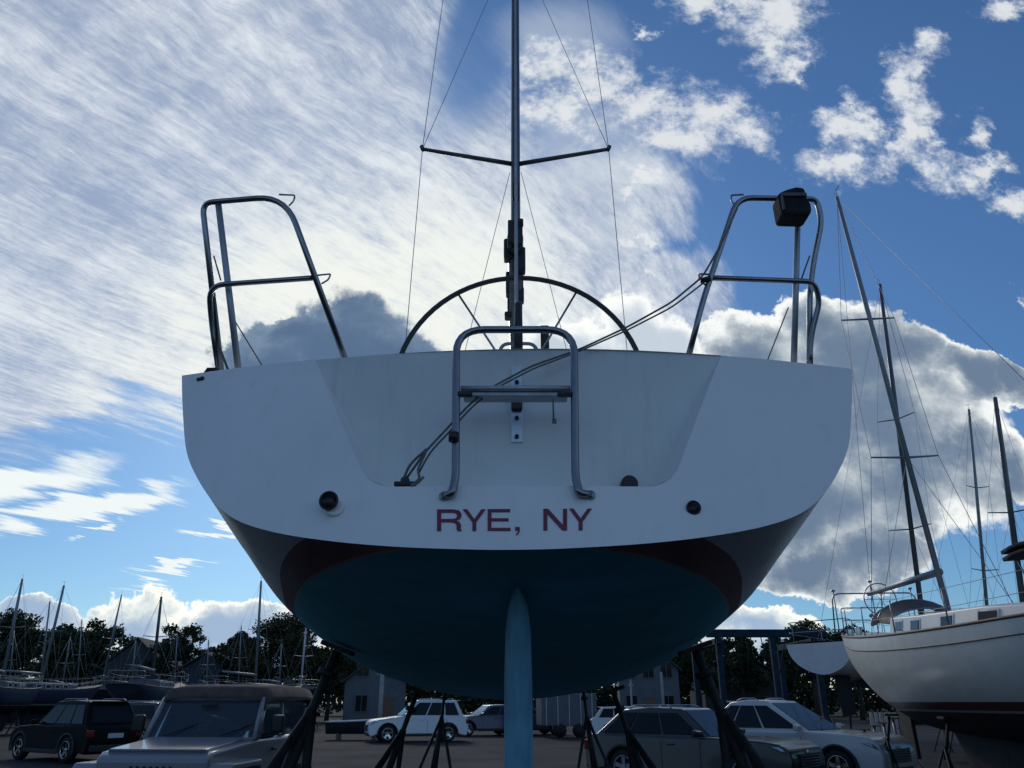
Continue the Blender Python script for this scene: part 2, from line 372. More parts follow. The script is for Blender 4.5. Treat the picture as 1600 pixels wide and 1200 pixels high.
# ================================================================ the sailboat seen from astern
CX = .03; ROLL = .013
def yt(z, x): return 2.65 + .38 * (z - 1.65) + .05 * (x - CX) ** 2
def ont(px, py, off=0.0):
    """point of the transom face seen at a photo position, pushed off metres towards the viewer"""
    r = ray(px, py); Y = 3.0
    for _ in range(30):
        x = r.x / r.y * Y; z = CAM_H + r.z / r.y * Y; Y = yt(z, x)
    return Vector((x, Y - off, z))
W0 = [0, .005, .02, .048, .103, .165, .26, .373, .51, .734, 1]; X0 = [0, .13, .28, .43, .6, .7, .775, .835, .89, .945, 1]
S0 = [w ** .4 for w in W0]
def xf0(w): return pchip(max(0, w) ** .4, S0, X0)
BY = [2.9, 4, 5.5, 7.5, 9, 11, 13, 14.3]
BB = [1.575, 1.72, 1.87, 1.92, 1.86, 1.57, .97, .03]; ZS = [3.085, 3.06, 3.06, 3.1, 3.15, 3.25, 3.4, 3.5]; ZB = [2.17, 2.06, 1.88, 1.71, 1.68, 1.77, 1.98, 2.3]
def sect(Y, w):
    B, zs, zb = pchip(Y, BY, BB), pchip(Y, BY, ZS), pchip(Y, BY, ZB); t = min(1, max(0, (Y - 2.9) / 3.2))
    return B * (xf0(w) * (1 - t) + sqrt(max(0, 1 - (1 - w) ** 3.4)) * t), lerp(zb, zs, w)
boat = thing('sailboat', 'large white sailboat seen from astern, blue bottom, maroon RYE, NY lettering on its transom', 'sailboat', (CX, 2.85, 0))
BO = Vector((CX, 2.85, 0))
def bb(mb, name, mats, parent=boat, **k):                     # vertices given in world space, linked under the boat
    if parent is boat: mb.v = [tuple(Vector(v) - BO) for v in mb.v]
    else:
        q = parent; off = Vector((0, 0, 0))
        while q: off = off + q.location; q = q.parent
        mb.v = [tuple(Vector(v) - off) for v in mb.v]
    return mb.build(name, mats, parent, **k)
NS, NW = 44, 40
def hull_pt(v, w, side):
    Yn = 2.9 + 11.4 * v ** 1.25; x, z = sect(Yn, w); z += ROLL * side * x
    y0 = yt(z, CX + side * x); y = y0 + (14.4 - y0) * (v ** 1.25)
    if v > .9: y -= (1 - w) * .9 * (v - .9) / .1
    return Vector((CX + side * x, y, z))
h = MB()
for side in (-1, 1):
    h.grid([[hull_pt(i / NS, (k / NW) ** 2.2, side) for k in range(NW + 1)] for i in range(NS + 1)])
HM = hull_mat('sailboat_hull_paint', (.66, .67, .66, 1), (.13, .014, .02, 1), (.24, .23, .22, 1), (.075, .43, .52, 1), 2.178, .046, .004)
hull = bb(h, 'hull', HM)
# rub strake: a slim aluminium toe rail along the sheer
for side in (-1, 1):
    t = MB(); t.tube([hull_pt(i / NS, 1, side) + Vector((-side * .03, .05, .015)) for i in range(0, NS + 1)], .014, 6)
    bb(t, 'toe_rail', M['steel2'])
def ztop(x): return 3.085 + .075 * (1 - ((x - CX) / 1.575) ** 2) + ROLL * (x - CX)
d = MB()
d.grid([[Vector((lerp(hull_pt(i / NS, 1, -1).x, hull_pt(i / NS, 1, 1).x, k / 24), hull_pt(i / NS, 1, 1).y if k > 23 else (hull_pt(i / NS, 1, -1).y if k < 1 else lerp(yt(3.15, lerp(-1.575, 1.575, k / 24)), 14.4, (i / NS) ** 1.25)),
          lerp(hull_pt(i / NS, 1, -1).z, hull_pt(i / NS, 1, 1).z, k / 24) + .075 * (1 - (2 * k / 24 - 1) ** 2))) for k in range(25)] for i in range(NS + 1)])
bb(d, 'deck', M['gel'])
# transom with the scooped-out recess
ZL = 2.438
def xr(f): return .60 + .345 * f - .075 * (1 - min(1, f / .09)) ** 2
def zrec(ax):                                                  # top of the outer transom skin at |x|
    if ax <= .525: return None
    lo, hi = 0, 1
    for _ in range(30):
        mid = (lo + hi) / 2
        if xr(mid) < ax: lo = mid
        else: hi = mid
    return lo
def zlow(x):
    lo, hi = 0, 1; a = abs(x - CX) / 1.575
    for _ in range(40):
        mid = (lo + hi) / 2
        if xf0(mid) < a: lo = mid
        else: hi = mid
    return 2.17 + (3.085 - 2.17) * lo + ROLL * (x - CX)
t = MB(); rows = []
cols = sorted(set([round(1.5749 * sin(pi / 2 * i / 60) * s_, 4) for i in range(61) for s_ in (-1, 1)] + [s_ * q for s_ in (-1, 1) for q in (.5251, .53, .545, .56, .58, .945)]))
for c in cols:
    x = CX + c; zt = ztop(x); ac = abs(c)
    if ac < .945: f = zrec(ac); zt = ZL if f is None else ZL + (zt - ZL) * f
    zl = zlow(x); rows.append([Vector((x, yt(lerp(zl, zt, k / 16), x), lerp(zl, zt, k / 16))) for k in range(17)])
t.grid(rows)
transom = bb(t, 'transom', M['gel'])
pan = MB(); wall = MB(); rows = []; wl_, wr_ = [], []
def ypan(x, z): return yt(ztop(x), x) + .006
for j in range(25):
    f = j / 24; hw = xr(f); row = []
    ins = .05 * (1 - f)
    for k in range(31):
        x = CX + lerp(-hw + ins, hw - ins, k / 30); z = ZL - .0 + (ztop(x) - ZL) * f; row.append(Vector((x, ypan(x, z), z)))
    rows.append(row)
    for s_, lst in ((-1, wl_), (1, wr_)):
        x = CX + s_ * hw; z = ZL + (ztop(x) - ZL) * f; lst.append([Vector((x, yt(z, x), z)), (row[0] if s_ < 0 else row[-1])])
pan.grid(rows)
pan.grid(wl_, mi=1); pan.grid(wr_, mi=1)
pan.grid([[Vector((CX + lerp(-.525, .525, k / 20), yt(ZL, CX + lerp(-.525, .525, k / 20)), ZL)) for k in range(21)], [Vector((CX + lerp(-.475, .475, k / 20), ypan(CX + lerp(-.475, .475, k / 20), 0), ZL)) for k in range(21)]], mi=1)
bb(pan, 'recess_panel', [M['panel'], M['gel']])
# lettering laid on the transom
GL = {
 'R': [[(0, 0), (0, 1), (.68, 1), (.90, .95), (1, .82), (1, .66), (.93, .54), (.80, .485), (.93, .42), (.98, .30), (.98, .08), (1.03, 0), (.84, 0), (.80, .1), (.80, .28), (.74, .37), (.6, .41), (.17, .41), (.17, 0)], [(.17, .56), (.17, .85), (.64, .85), (.78, .82), (.82, .74), (.82, .67), (.77, .59), (.64, .56)]],
 'Y': [[(.42, 0), (.42, .40), (0, 1), (.20, 1), (.505, .55), (.81, 1), (1, 1), (.59, .40), (.59, 0)]],
 'E': [[(0, 0), (0, 1), (1, 1), (1, .86), (.17, .86), (.17, .58), (.94, .58), (.94, .44), (.17, .44), (.17, .14), (1.02, .14), (1.02, 0)]],
 'N': [[(0, 0), (0, 1), (.20, 1), (.83, .25), (.83, 1), (1, 1), (1, 0), (.80, 0), (.17, .75), (.17, 0)]],
 ',': [[(0, 0), (0, .17), (.9, .17), (.9, -.02), (.6, -.17), (.15, -.22), (.15, -.15), (.48, -.07), (.5, 0)]]}
lt = bpy.data.objects.new('lettering', None); COL.objects.link(lt); lt.parent = boat; lt['label'] = 'maroon capital letters reading RYE, NY'
for ch_, xa, xb in (('R', 683, 721), ('Y', 723, 759), ('E', 762, 797), (',', 805, 813), ('N', 849, 886), ('Y', 889, 925)):
    cu = bpy.data.curves.new('letter', 'CURVE'); cu.dimensions = '2D'; cu.fill_mode = 'BOTH'
    for ring in GL[ch_]:
        sp = cu.splines.new('POLY'); sp.points.add(len(ring) - 1); sp.use_cyclic_u = True
        for pt_, (u_, v_) in zip(sp.points, ring): pt_.co = (u_, v_, 0, 1)
    to = bpy.data.objects.new('letter', cu); COL.objects.link(to)
    me = bpy.data.meshes.new_from_object(to.evaluated_get(bpy.context.evaluated_depsgraph_get())); bpy.data.objects.remove(to)
    bm = bmesh.new(); bm.from_mesh(me); bmesh.ops.remove_doubles(bm, verts=bm.verts, dist=1e-4); bmesh.ops.subdivide_edges(bm, edges=bm.edges, cuts=1)
    for v in bm.verts: v.co = ont(lerp(xa, xb, v.co.x), 830 - (xa - 683) * .006 - 34 * v.co.y, .003) - BO
    me.materials.clear(); bm.to_mesh(me); bm.free(); me.materials.append(M['letter']); me.name = 'letter'
    for p_ in me.polygons: p_.material_index = 0
    o = bpy.data.objects.new('letter', me); COL.objects.link(o); o.parent = lt
# exhaust outlet, drain, scupper, small fairlead
p = ont(519, 788); q = MB(); q.disc(p + Vector((.012, .0, -.020)), .040, (.1, -1, .3), .05, 24); ex = bb(q, 'exhaust_outlet', M['gel'], bevel=.008)
q = MB(); q.disc(p + Vector((-.004, -.032, .004)), .030, (.1, -1, .3), .03, 24); q.tube([p + Vector((-.004 + .033 * cos(a), -.046, .004 + .033 * sin(a))) for a in [2 * pi * i / 20 for i in range(20)]], .005, 8, closed=True); bb(q, 'flap', M['black'], ex)
p = ont(1083, 794); q = MB(); q.disc(p, .023, (.15, -1, .3), .016, 20); q.tube([p + Vector((.025 * cos(a), -.01, .025 * sin(a))) for a in [2 * pi * i / 20 for i in range(20)]], .004, 8, closed=True); bb(q, 'drain_hole', M['black'])
p = ont(323, 577); q = MB(); q.tube([p + Vector((-.02, .03, -.02)), p + Vector((-.005, .03, .012)), p + Vector((.03, .03, .012)), p + Vector((.045, .03, -.02))], .011, 8); bb(q, 'fairlead', M['black'])
p = ont(316, 592); q = MB(); q.disc(p, .011, (0, -1, .3), .012, 12); q.disc(p + Vector((-.016, 0, -.004)), .009, (0, -1, .3), .012, 12); bb(q, 'fairlead_slot', M['black'])
# pushpit rails (stern rail on each quarter)
def rail(pts, r, rad, name='rail_tube', parent=None, m=None, n=8):
    q = MB(); q.tube(rounded(pts, rad, 7), r, 12); return bb(q, name, m or M['steel'], parent)
def A(px, py, Y): return at(px, py, Y)
pp = bpy.data.objects.new('stern_rail', None); COL.objects.link(pp); pp.parent = boat; pp['label'] = 'left stern rail without a bag'
rail([A(541, 566, 3.30), A(446, 306, 3.22), A(316, 317, 3.35), A(347, 590, 3.48)], .0148, [.17, .07], parent=pp)
rail([A(492, 434, 3.27), A(326, 446, 3.33), A(330, 500, 3.42), A(343, 590, 3.5)], .0135, [.09, .2], parent=pp)
rail([A(341, 318, 3.34), A(374, 590, 3.40)], .0165, 0, 'post', pp, M['steel2'])
rail([A(436, 304, 3.22), A(461, 305, 3.26), A(459, 314, 3.27), A(452, 321, 3.24)], .0045, .012, 'eye_loop', pp)
rail([A(497, 430, 3.26), A(517, 428, 3.3), A(513, 437, 3.3), A(503, 443, 3.27)], .0045, .012, 'eye_loop', pp)
rail([A(334, 400, 3.36), A(345, 438, 3.37)], .004, 0, 'lashing', pp, M['rope'])
rail([A(366, 500, 3.38), A(410, 572, 3.5)], .003, 0, 'lashing', pp, M['rope'])
rail([A(344, 545, 3.44), A(357, 580, 3.4)], .006, 0, 'lashing', pp, M['rope'])
p2 = bpy.data.objects.new('stern_rail', None); COL.objects.link(p2); p2.parent = boat; p2['label'] = 'right stern rail carrying the black bag'
rail([A(1075, 560, 3.30), A(1098, 470, 3.28), A(1152, 309, 3.22), A(1276, 311, 3.34), A(1284, 345, 3.35), A(1265, 440, 3.42), A(1265, 580, 3.48)], .0148, [.1, .09, .05, .1, .3], parent=p2)
rail([A(1108, 434, 3.27), A(1272, 440, 3.36), A(1281, 470, 3.4), A(1266, 530, 3.45), A(1266, 580, 3.48)], .0135, [.09, .1, .1], parent=p2)
rail([A(1247, 315, 3.32), A(1240, 582, 3.40)], .0155, 0, 'post', p2, M['steel2'])
rail([A(1162, 304, 3.22), A(1142, 305, 3.24), A(1143, 315, 3.25), A(1150, 322, 3.24)], .005, .012, 'eye_loop', p2)
rail([A(1112, 429, 3.26), A(1092, 428, 3.26), A(1093, 438, 3.26), A(1102, 445, 3.26)], .005, .012, 'eye_loop', p2)
rail([A(1265, 400, 3.38), A(1250, 442, 3.36)], .004, 0, 'lashing', p2, M['rope'])
rail([A(1232, 480, 3.38), A(1198, 566, 3.5)], .003, 0, 'lashing', p2, M['rope'])
q = MB(); q.disc(A(1102, 437, 3.25), .014, (1, 0, .3), .05, 12); bb(q, 'clamp', M['black'], p2)
# boarding ladder
ld_ = bpy.data.objects.new('boarding_ladder', None); COL.objects.link(ld_); ld_.parent = boat
fl, fr = ont(694, 776, .006), ont(922, 774, .006)
rail([fl, A(706, 772, fl.y - .02), A(712, 745, 2.93), A(713, 515, 3.04), A(897, 515, 3.04), A(899, 745, 2.93), A(905, 771, fr.y - .02), fr], .0165, [.02, .03, .13, .13, .03, .02], parent=ld_)
for s_, f_ in ((-1, fl), (1, fr)):
    q = MB(); q.disc(f_, .020, (0, -1, .38), .010, 16); bb(q, 'foot_pad', M['steel2'], ld_)
q = MB(); a, b = A(720, 607, 3.0), A(891, 607, 3.0); q.tube([a, b], .0125, 10)
a2, b2 = A(724, 616, 3.02), A(887, 616, 3.02)
q.box((a2 + b2) / 2 + Vector((0, .03, .0)), ((b2 - a2).length, .085, .018)); bb(q, 'step', [M['steel2']], ld_)
for px in (727, 882):
    q = MB(); q.box(A(px, 616, 2.985), (.06, .03, .02)); bb(q, 'step_bracket', M['black'], ld_, bevel=.004)
q = MB(); q.disc(A(709, 683, 2.935), .021, (0, .1, 1), .035, 12); bb(q, 'hinge', M['black'], ld_)
q = MB(); q.tube([A(864, 622, 3.0), A(865, 655, 3.0)], .004, 6); q.box(A(866, 658, 3.0), (.018, .008, .02)); bb(q, 'lanyard', M['rope'], ld_)
# backstay chainplate on the panel
def onp(px, py, off=0):
    r = ray(px, py); k = (ypan(CX, 0) - off) / r.y; return Vector((r.x * k, ypan(CX, 0) - off, CAM_H + r.z * k))
q = MB(); a, b = onp(807.5, 574), onp(807.5, 692); q.box((a + b) / 2 + Vector((0, -.004, 0)), (.052, .01, (a - b).length)); cp = bb(q, 'chainplate', mat('plate_metal', (.62, .68, .74, 1), .35, metal=.3), bevel=.003)
for py in (597, 653, 682):
    q = MB(); q.disc(onp(807.5, py, .014), .0095, (0, 1, 0), .014, 8); bb(q, 'bolt', M['iron'], cp)
q = MB(); q.box(onp(807.5, 631, .022), (.05, .032, .062)); bb(q, 'rubber_pad', M['black'], cp, bevel=.006)
q = MB(); q.disc(onp(983, 757, .02), .036, (0, -1, 0), .05, 20); bb(q, 'scupper', M['black'], bevel=.006)
# wheel and pedestal
WZ, WR, WY = 3.325, .725, 4.1
wc = Vector((.045, WY, WZ)); wh = bpy.data.objects.new('steering_wheel', None); COL.objects.link(wh); wh.parent = boat
q = MB(); q.tube([wc + Vector((WR * cos(a), 0, WR * sin(a))) for a in [2 * pi * i / 72 for i in range(72)]], .0155, 10, closed=True); bb(q, 'rim', mat('leather_rim', (.03, .032, .034, 1), .6), wh)
for i in range(6):
    a = pi / 2 + (i + .5) * pi / 3 + .02; q = MB(); q.tube([wc, wc + Vector((WR * cos(a), 0, WR * sin(a)))], .0065, 8); bb(q, 'spoke', M['steel'], wh)
q = MB(); q.disc(wc, .05, (0, 1, 0), .07, 16); bb(q, 'hub', M['steel2'], wh)
q = MB(); q.tube([wc + Vector((0, .3, -.75)), wc + Vector((0, .3, .05))], [.09, .07], 14); bb(q, 'pedestal', M['gel'])
q = MB(); q.tube(rounded([A(778, 560, 4.35), A(784, 537, 4.35), A(836, 537, 4.35), A(842, 560, 4.35)], .07), .012, 8); bb(q, 'pedestal_guard', M['steel'])
q = MB(); q.box(A(851, 528, 4.4), (.055, .05, .16)); bb(q, 'throttle_box', M['black'], bevel=.008)
# mast, boom, spreaders, rigging
MY = 9.0; MXc = .05
mast = MB()
N_ = 20; zz_ = [3.1, 10, 17.3]
for i in range(2):
    pass
rows = []
for z_ in (3.1, 9, 14, 17.3):
    k_ = 1 if z_ < 12 else (.9 if z_ < 15 else .7)
    rows.append([Vector((MXc + .066 * k_ * cos(2 * pi * i / N_), MY + .11 * k_ * sin(2 * pi * i / N_), z_)) for i in range(N_ + 1)])
mast.grid(rows); mo = bb(mast, 'mast', M['alu'])
root = A(806, 256, MY)
for s_, px, py in ((-1, 660, 233), (1, 951, 233)):
    tip = A(px, py, MY - .42); q = MB(); q.tube([Vector((MXc + s_ * .06, MY, root.z)), tip], [.036, .026], 10); q.tube([tip - Vector((s_ * .015, 0, .02)), tip + Vector((s_ * .015, 0, .05))], .03, 8)
    bb(q, 'spreader', M['alu'], mo)
    up1 = Vector((MXc + s_ * .07, MY, 16.6)); tip2 = Vector((MXc + s_ * 1.0, MY - .3, 13.4)); dk = Vector((s_ * 1.45 + MXc, MY - .3, 3.1))
    for a, b, r_ in ((dk, tip, .0052), (tip, tip2, .005), (tip, Vector((MXc + s_ * .07, MY, 13.2)), .0042), (Vector((MXc + s_ * .08, MY, root.z - .15)), Vector((MXc + s_ * 1.2, MY - .1, 3.1)), .0045)):
        q = MB(); q.tube([a, b], r_, 6); bb(q, 'shroud', M['wire'], mo)
    q = MB(); q.tube([Vector((MXc + s_ * .07, MY, 13.4)), tip2], .02, 8); bb(q, 'spreader', M['alu'], mo)
q = MB(); q.tube([onp(807.5, 572, .0) + Vector((0, .05, 0)), onp(807.5, 540, .0) + Vector((0, .09, .03)), Vector((MXc, MY + .15, 17.2))], [.013, .009, .0045], 8); bb(q, 'backstay', M['steel2'])
q = MB(); a = Vector((.045, 3.4, 3.3)); bdir = (Vector((MXc, MY, 17.2)) - Vector((.03, 3.25, 3.1))).normalized(); q.tube([Vector((.03, 3.25, 3.1)) + bdir * .1, Vector((.03, 3.25, 3.1)) + bdir * .42], .022, 10); bb(q, 'stay_adjuster', M['black'])
bo = MB(); be = A(805, 372, 4.4); bg_ = Vector((MXc, MY - .15, 4.62))
rows = []
for t_ in (0, 1):
    c_ = lerp(be, bg_, t_); rows.append([c_ + Vector((.055 * cos(2 * pi * i / 16), 0, .085 * sin(2 * pi * i / 16))) for i in range(17)])
bo.grid(rows); bo.add(rows[0][:16], [tuple(range(16))]); boom = bb(bo, 'boom', M['alu'])
q = MB(); q.box(be + Vector((0, -.01, .03)), (.10, .05, .19)); q.disc(be + Vector((.03, -.03, .10)), .03, (1, 0, 0), .05, 12); q.disc(be + Vector((-.035, -.02, -.05)), .04, (1, 0, 0), .03, 12); bb(q, 'boom_end', M['black'], boom, bevel=.008)
for px, py, Y, w_, h_ in ((794, 392, 4.5, .06, .15), (814, 408, 4.5, .06, .18), (804, 445, 4.6, .12, .17), (813, 462, 4.6, .05, .1), (804, 478, 4.7, .10, .10), (794, 494, 4.6, .05, .035), (806, 500, 4.9, .085, .16)):
    q = MB(); q.box(A(px, py, Y), (w_, .09, h_)); bb(q, 'block', M['black'], boom, bevel=.012)
q = MB(); q.tube([A(800, 400, 4.5), A(800, 500, 4.6), A(803, 560, 4.7)], .018, 8); q.tube([A(813, 400, 4.5), A(811, 560, 4.7)], .016, 8); bb(q, 'mainsheet', M['rope'], boom)
q = MB(); q.box(A(806, 300, MY - .12), (.10, .12, .26)); bb(q, 'steaming_light', M['black'], mo, bevel=.02)
# cabin, cockpit coamings
for s_ in (-1, 1):
    q = MB(); q.box((CX + s_ * .95, 4.9, 3.2), (.18, 2.6, .16)); bb(q, 'coaming', M['gel'], bevel=.04)
q = MB(); vs = []
for y_, w_, z1 in ((6.2, .95, 3.45), (9.6, .75, 3.42), (11.2, .5, 3.28)):
    vs.append([Vector((CX - w_ - .08, y_, 3.1)), Vector((CX - w_, y_, z1)), Vector((CX + w_, y_, z1)), Vector((CX + w_ + .08, y_, 3.1))])
q.grid(vs, smooth=False); q.add(vs[0], [(0, 1, 2, 3)], smooth=False); bb(q, 'cabin', M['gel'], bevel=.03)
# rudder: round-shouldered blade with foil section
q = MB(); rows = []
ZR = [.35, .8, 1.4, 1.75, 1.95, 2.05, 2.12, 2.19]; HW = [.045, .055, .064, .063, .058, .048, .030, .008]; TE = [3.52, 3.46, 3.40, 3.36, 3.36, 3.37, 3.38, 3.40]
rx = at(808, 1050, 3.45).x
foil = [(0, 0), (.12, .45), (.3, .8), (.55, 1), (.8, .8), (.95, .4), (1, 0)]
for z_, w_, te in zip(ZR, HW, TE):
    le = 4.02; ring = [Vector((rx + w_ * b_ + (te - 3.4 + a_ * .3) * .05, lerp(te, le, a_), z_)) for a_, b_ in foil] + [Vector((rx - w_ * b_ + (te - 3.4 + a_ * .3) * .05, lerp(te, le, a_), z_)) for a_, b_ in foil[-2:0:-1]]
    rows.append(ring + [ring[0]])
q.grid(rows); rud = bb(q, 'rudder', M['anti'])
# keel
q = MB(); rows = []
for z_, a_, b_, w_ in ((.22, 6.6, 8.4, .02), (.3, 6.5, 8.5, .16), (.5, 6.6, 8.4, .13), (.7, 6.8, 8.1, .07), (1.75, 6.7, 8.5, .08)):
    ring = [Vector((CX + w_ * sin(pi * t_), lerp(a_, b_, t_), z_)) for t_ in [i / 8 for i in range(9)]] + [Vector((CX - w_ * sin(pi * t_), lerp(a_, b_, t_), z_)) for t_ in [i / 8 for i in range(8, -1, -1)]]
    rows.append(ring)
q.grid(rows); bb(q, 'keel', M['anti'])
q = MB()
for y_ in (6.9, 7.6, 8.2): q.box((CX, y_, .11), (.9, .25, .2))
tag(bb(q, 'keel_block', M['wood'], None) if False else q.build('keel_block', M['wood']), 'timber blocking under the keel of the large white sailboat', 'timber blocks')

# bag hanging from the right rail
bag = thing('throw_bag', 'black canvas throw bag strapped to the top of the right stern rail', 'bag', at(1235, 326, 3.26))
q = MB(); c = [(-.072, -.08), (.062, -.085), (.078, -.055), (.080, -.015), (.066, .02), (.062, .082), (.02, .088), (-.03, .072), (-.076, .05)]
q.prism(c, -.07, .05); q.build('pouch', M['canvas'], bag, bevel=.018, seg=3)
q = MB(); q.box((-.066, -.078, -.01), (.012, .01, .10)); q.box((.0, -.075, .03), (.12, .012, .02)); q.build('strap', mat('grey_strap', (.12, .12, .13, 1), .8), bag, bevel=.003)
# line led from the right rail across the transom
R1 = [A(1152, 325, 3.22), A(1125, 385, 3.21), A(1098, 432, 3.2), A(1050, 472, 3.2), A(980, 511, 3.2), A(905, 546, 3.17), A(830, 572, 3.12), A(770, 604, 3.06), A(735, 630, 3.03), A(700, 668, 3.0), A(665, 705, 2.98), A(632, 752, 2.975)]
R2 = [A(1098, 443, 3.2), A(1050, 480, 3.2), A(980, 516, 3.2), A(905, 549, 3.17), A(833, 576, 3.12), A(772, 608, 3.07), A(737, 636, 3.03), A(702, 675, 3.0), A(672, 706, 2.98), A(655, 738, 2.97)]
ln = thing('mooring_line', 'thin grey rope sagging from the right stern rail past the boarding ladder to a cleat', 'rope', R1[0])
for nm, P_, r_ in (('strand', R1, .0048), ('strand', R2, .0042), ('loop', [A(628, 755, 2.975), A(640, 725, 2.97), A(662, 706, 2.97), A(668, 700, 2.97), A(652, 735, 2.965), A(657, 748, 2.96), A(640, 760, 2.96), A(650, 757, 2.96), A(662, 745, 2.965)], .0055)):
    q = MB(); q.tube(rounded(P_, .05, 4), r_, 8); q.v = [tuple(Vector(v) - R1[0]) for v in q.v]; q.build(nm, M['rope'], ln)
p = A(633, 757, 2.985); q = MB(); q.box(p - R1[0], (.085, .04, .018)); q.disc(p - R1[0] + Vector((0, 0, .014)), .018, (0, 1, 0), .03, 12); q.build('cleat', M['black'], ln, bevel=.004)

# ================================================================ jack stands
def tub(parent, name, a, b, r, m=None, n=8):
    q = MB(); q.tube([Vector(a), Vector(b)], r, n); return q.build(name, m or M['iron'], parent)
def stand(top, out_dir, label, r=.022, spread=.55, group='boat stands under the large sailboat'):
    """tripod stand; top = pad centre, out_dir = direction the tripod leans out"""
    base = Vector((top.x + out_dir.x * .55, top.y + out_dir.y * .55, 0)); s_ = thing('jack_stand', label, 'boat stand', base, group=group)
    T = top - base; H = T.z; ax = (T - Vector((0, 0, H * .40))); axn = Vector((-out_dir.x * .35, -out_dir.y * .35, 1)).normalized()
    k = T - axn * (H * .22)
    q = MB(); R_ = axn.to_track_quat('Z', 'Y').to_matrix().to_4x4(); q.box(T - axn * .03, (.20, .22, .03), R_); q.build('pad', mat('dark_plywood', (.05, .038, .028, 1), .9, var=.4), s_, bevel=.006)
    q = MB(); q.tube([T - axn * .05, T - axn * (H * .5)], r * 1.0, 8); q.disc(T - axn * .2, r * 2.2, axn, .04, 8); q.build('screw', M['iron'], s_)
    q = MB(); q.tube([k, T - axn * (H * .62)], r * 1.4, 10); q.build('column', M['iron'], s_)
    for j in range(3):
        a = atan2(out_dir.y, out_dir.x) + pi / 3 + j * 2 * pi / 3; ft = Vector((cos(a) * spread, sin(a) * spread, .015)) - Vector((-out_dir.x, -out_dir.y, 0)) * .25
        q = MB(); q.tube([k, ft], r, 8); q.disc(ft, r * 2, (0, 0, 1), .02, 10); q.build('leg', M['iron'], s_)
    return s_
def hull_z(x, Y):
    lo, hi = 0, 1
    for _ in range(30):
        m_ = (lo + hi) / 2
        if sect(Y, m_)[0] < abs(x): lo = m_
        else: hi = m_
    return sect(Y, lo)[1]
for s_ in (-1, 1):
    nm = 'left' if s_ < 0 else 'right'
    z_ = hull_z(1.22, 5.6); stand(Vector((CX + s_ * 1.22, 5.6, z_ - .02)), Vector((s_, -.05, 0)), f'thick dark tripod stand bracing the {nm} side of the large sailboat nearest its stern', .032, .62)
    z_ = hull_z(.92, 7.9); stand(Vector((CX + s_ * .92, 7.9, z_ - .02)), Vector((s_, .0, 0)), f'middle dark tripod stand on the {nm} side of the large sailboat', .024)
    z_ = hull_z(.9, 10.9); stand(Vector((CX + s_ * .9, 10.9, z_ - .02)), Vector((s_ * .3, .1, 0)), f'farthest small tripod stand toward the bow on the {nm} side of the large sailboat', .020)
q = MB(); q.tube([(-2.0, 7.7, 1.0), (-1, 7.7, .97), (0, 7.7, .965), (1, 7.7, .97), (2.0, 7.7, 1.0)], .008, 6)
tag(q.build('stand_chain', M['iron']), 'thin chain tying the middle pair of stands together under the sailboat', 'chain')

# ================================================================ vehicles
def paint(name, col, rough=.28): return mat(name, col, rough, coat=.45, var=.04, nscale=1.2, rvar=.03)
def wheel_parts(parent, x, y, r, w, rimc):
    s_ = 1 if y > 0 else -1
    q = MB(); n = 28; prof = [(r * .62, w * .5), (r * .9, w * .5), (r, w * .34), (r, -w * .34), (r * .9, -w * .5), (r * .62, -w * .5)]
    q.grid([[Vector((a_ * cos(t_), b_ * s_, a_ * sin(t_))) for a_, b_ in prof] for t_ in [2 * pi * i / n for i in range(n + 1)]])
    o = q.build('wheel', M['rubber'], parent, loc=(x, y, r))
    q = MB(); ro = r * .64
    for k in range(5):
        a = k * 2 * pi / 5 + .3
        for da in (-.12, .12):
            q.add([Vector((.05 * cos(a - 1), w * .36 * s_, .05 * sin(a - 1))), Vector((.05 * cos(a + 1), w * .36 * s_, .05 * sin(a + 1))), Vector((ro * cos(a + da + .07), w * .44 * s_, ro * sin(a + da + .07))), Vector((ro * cos(a + da - .07), w * .44 * s_, ro * sin(a + da - .07)))], [(0, 1, 2, 3)], smooth=False)
    q.disc((0, w * .37 * s_, 0), r * .13, (0, 1, 0), .03, 12)
    q.tube([Vector((ro * cos(t_), w * .45 * s_, ro * sin(t_))) for t_ in [2 * pi * i / 28 for i in range(28)]], r * .045, 6, closed=True)
    q.disc((0, 0, 0), ro, (0, 1, 0), w * .5, 24, mi=1)
    q.build('rim', [rimc, M['iron']], o)
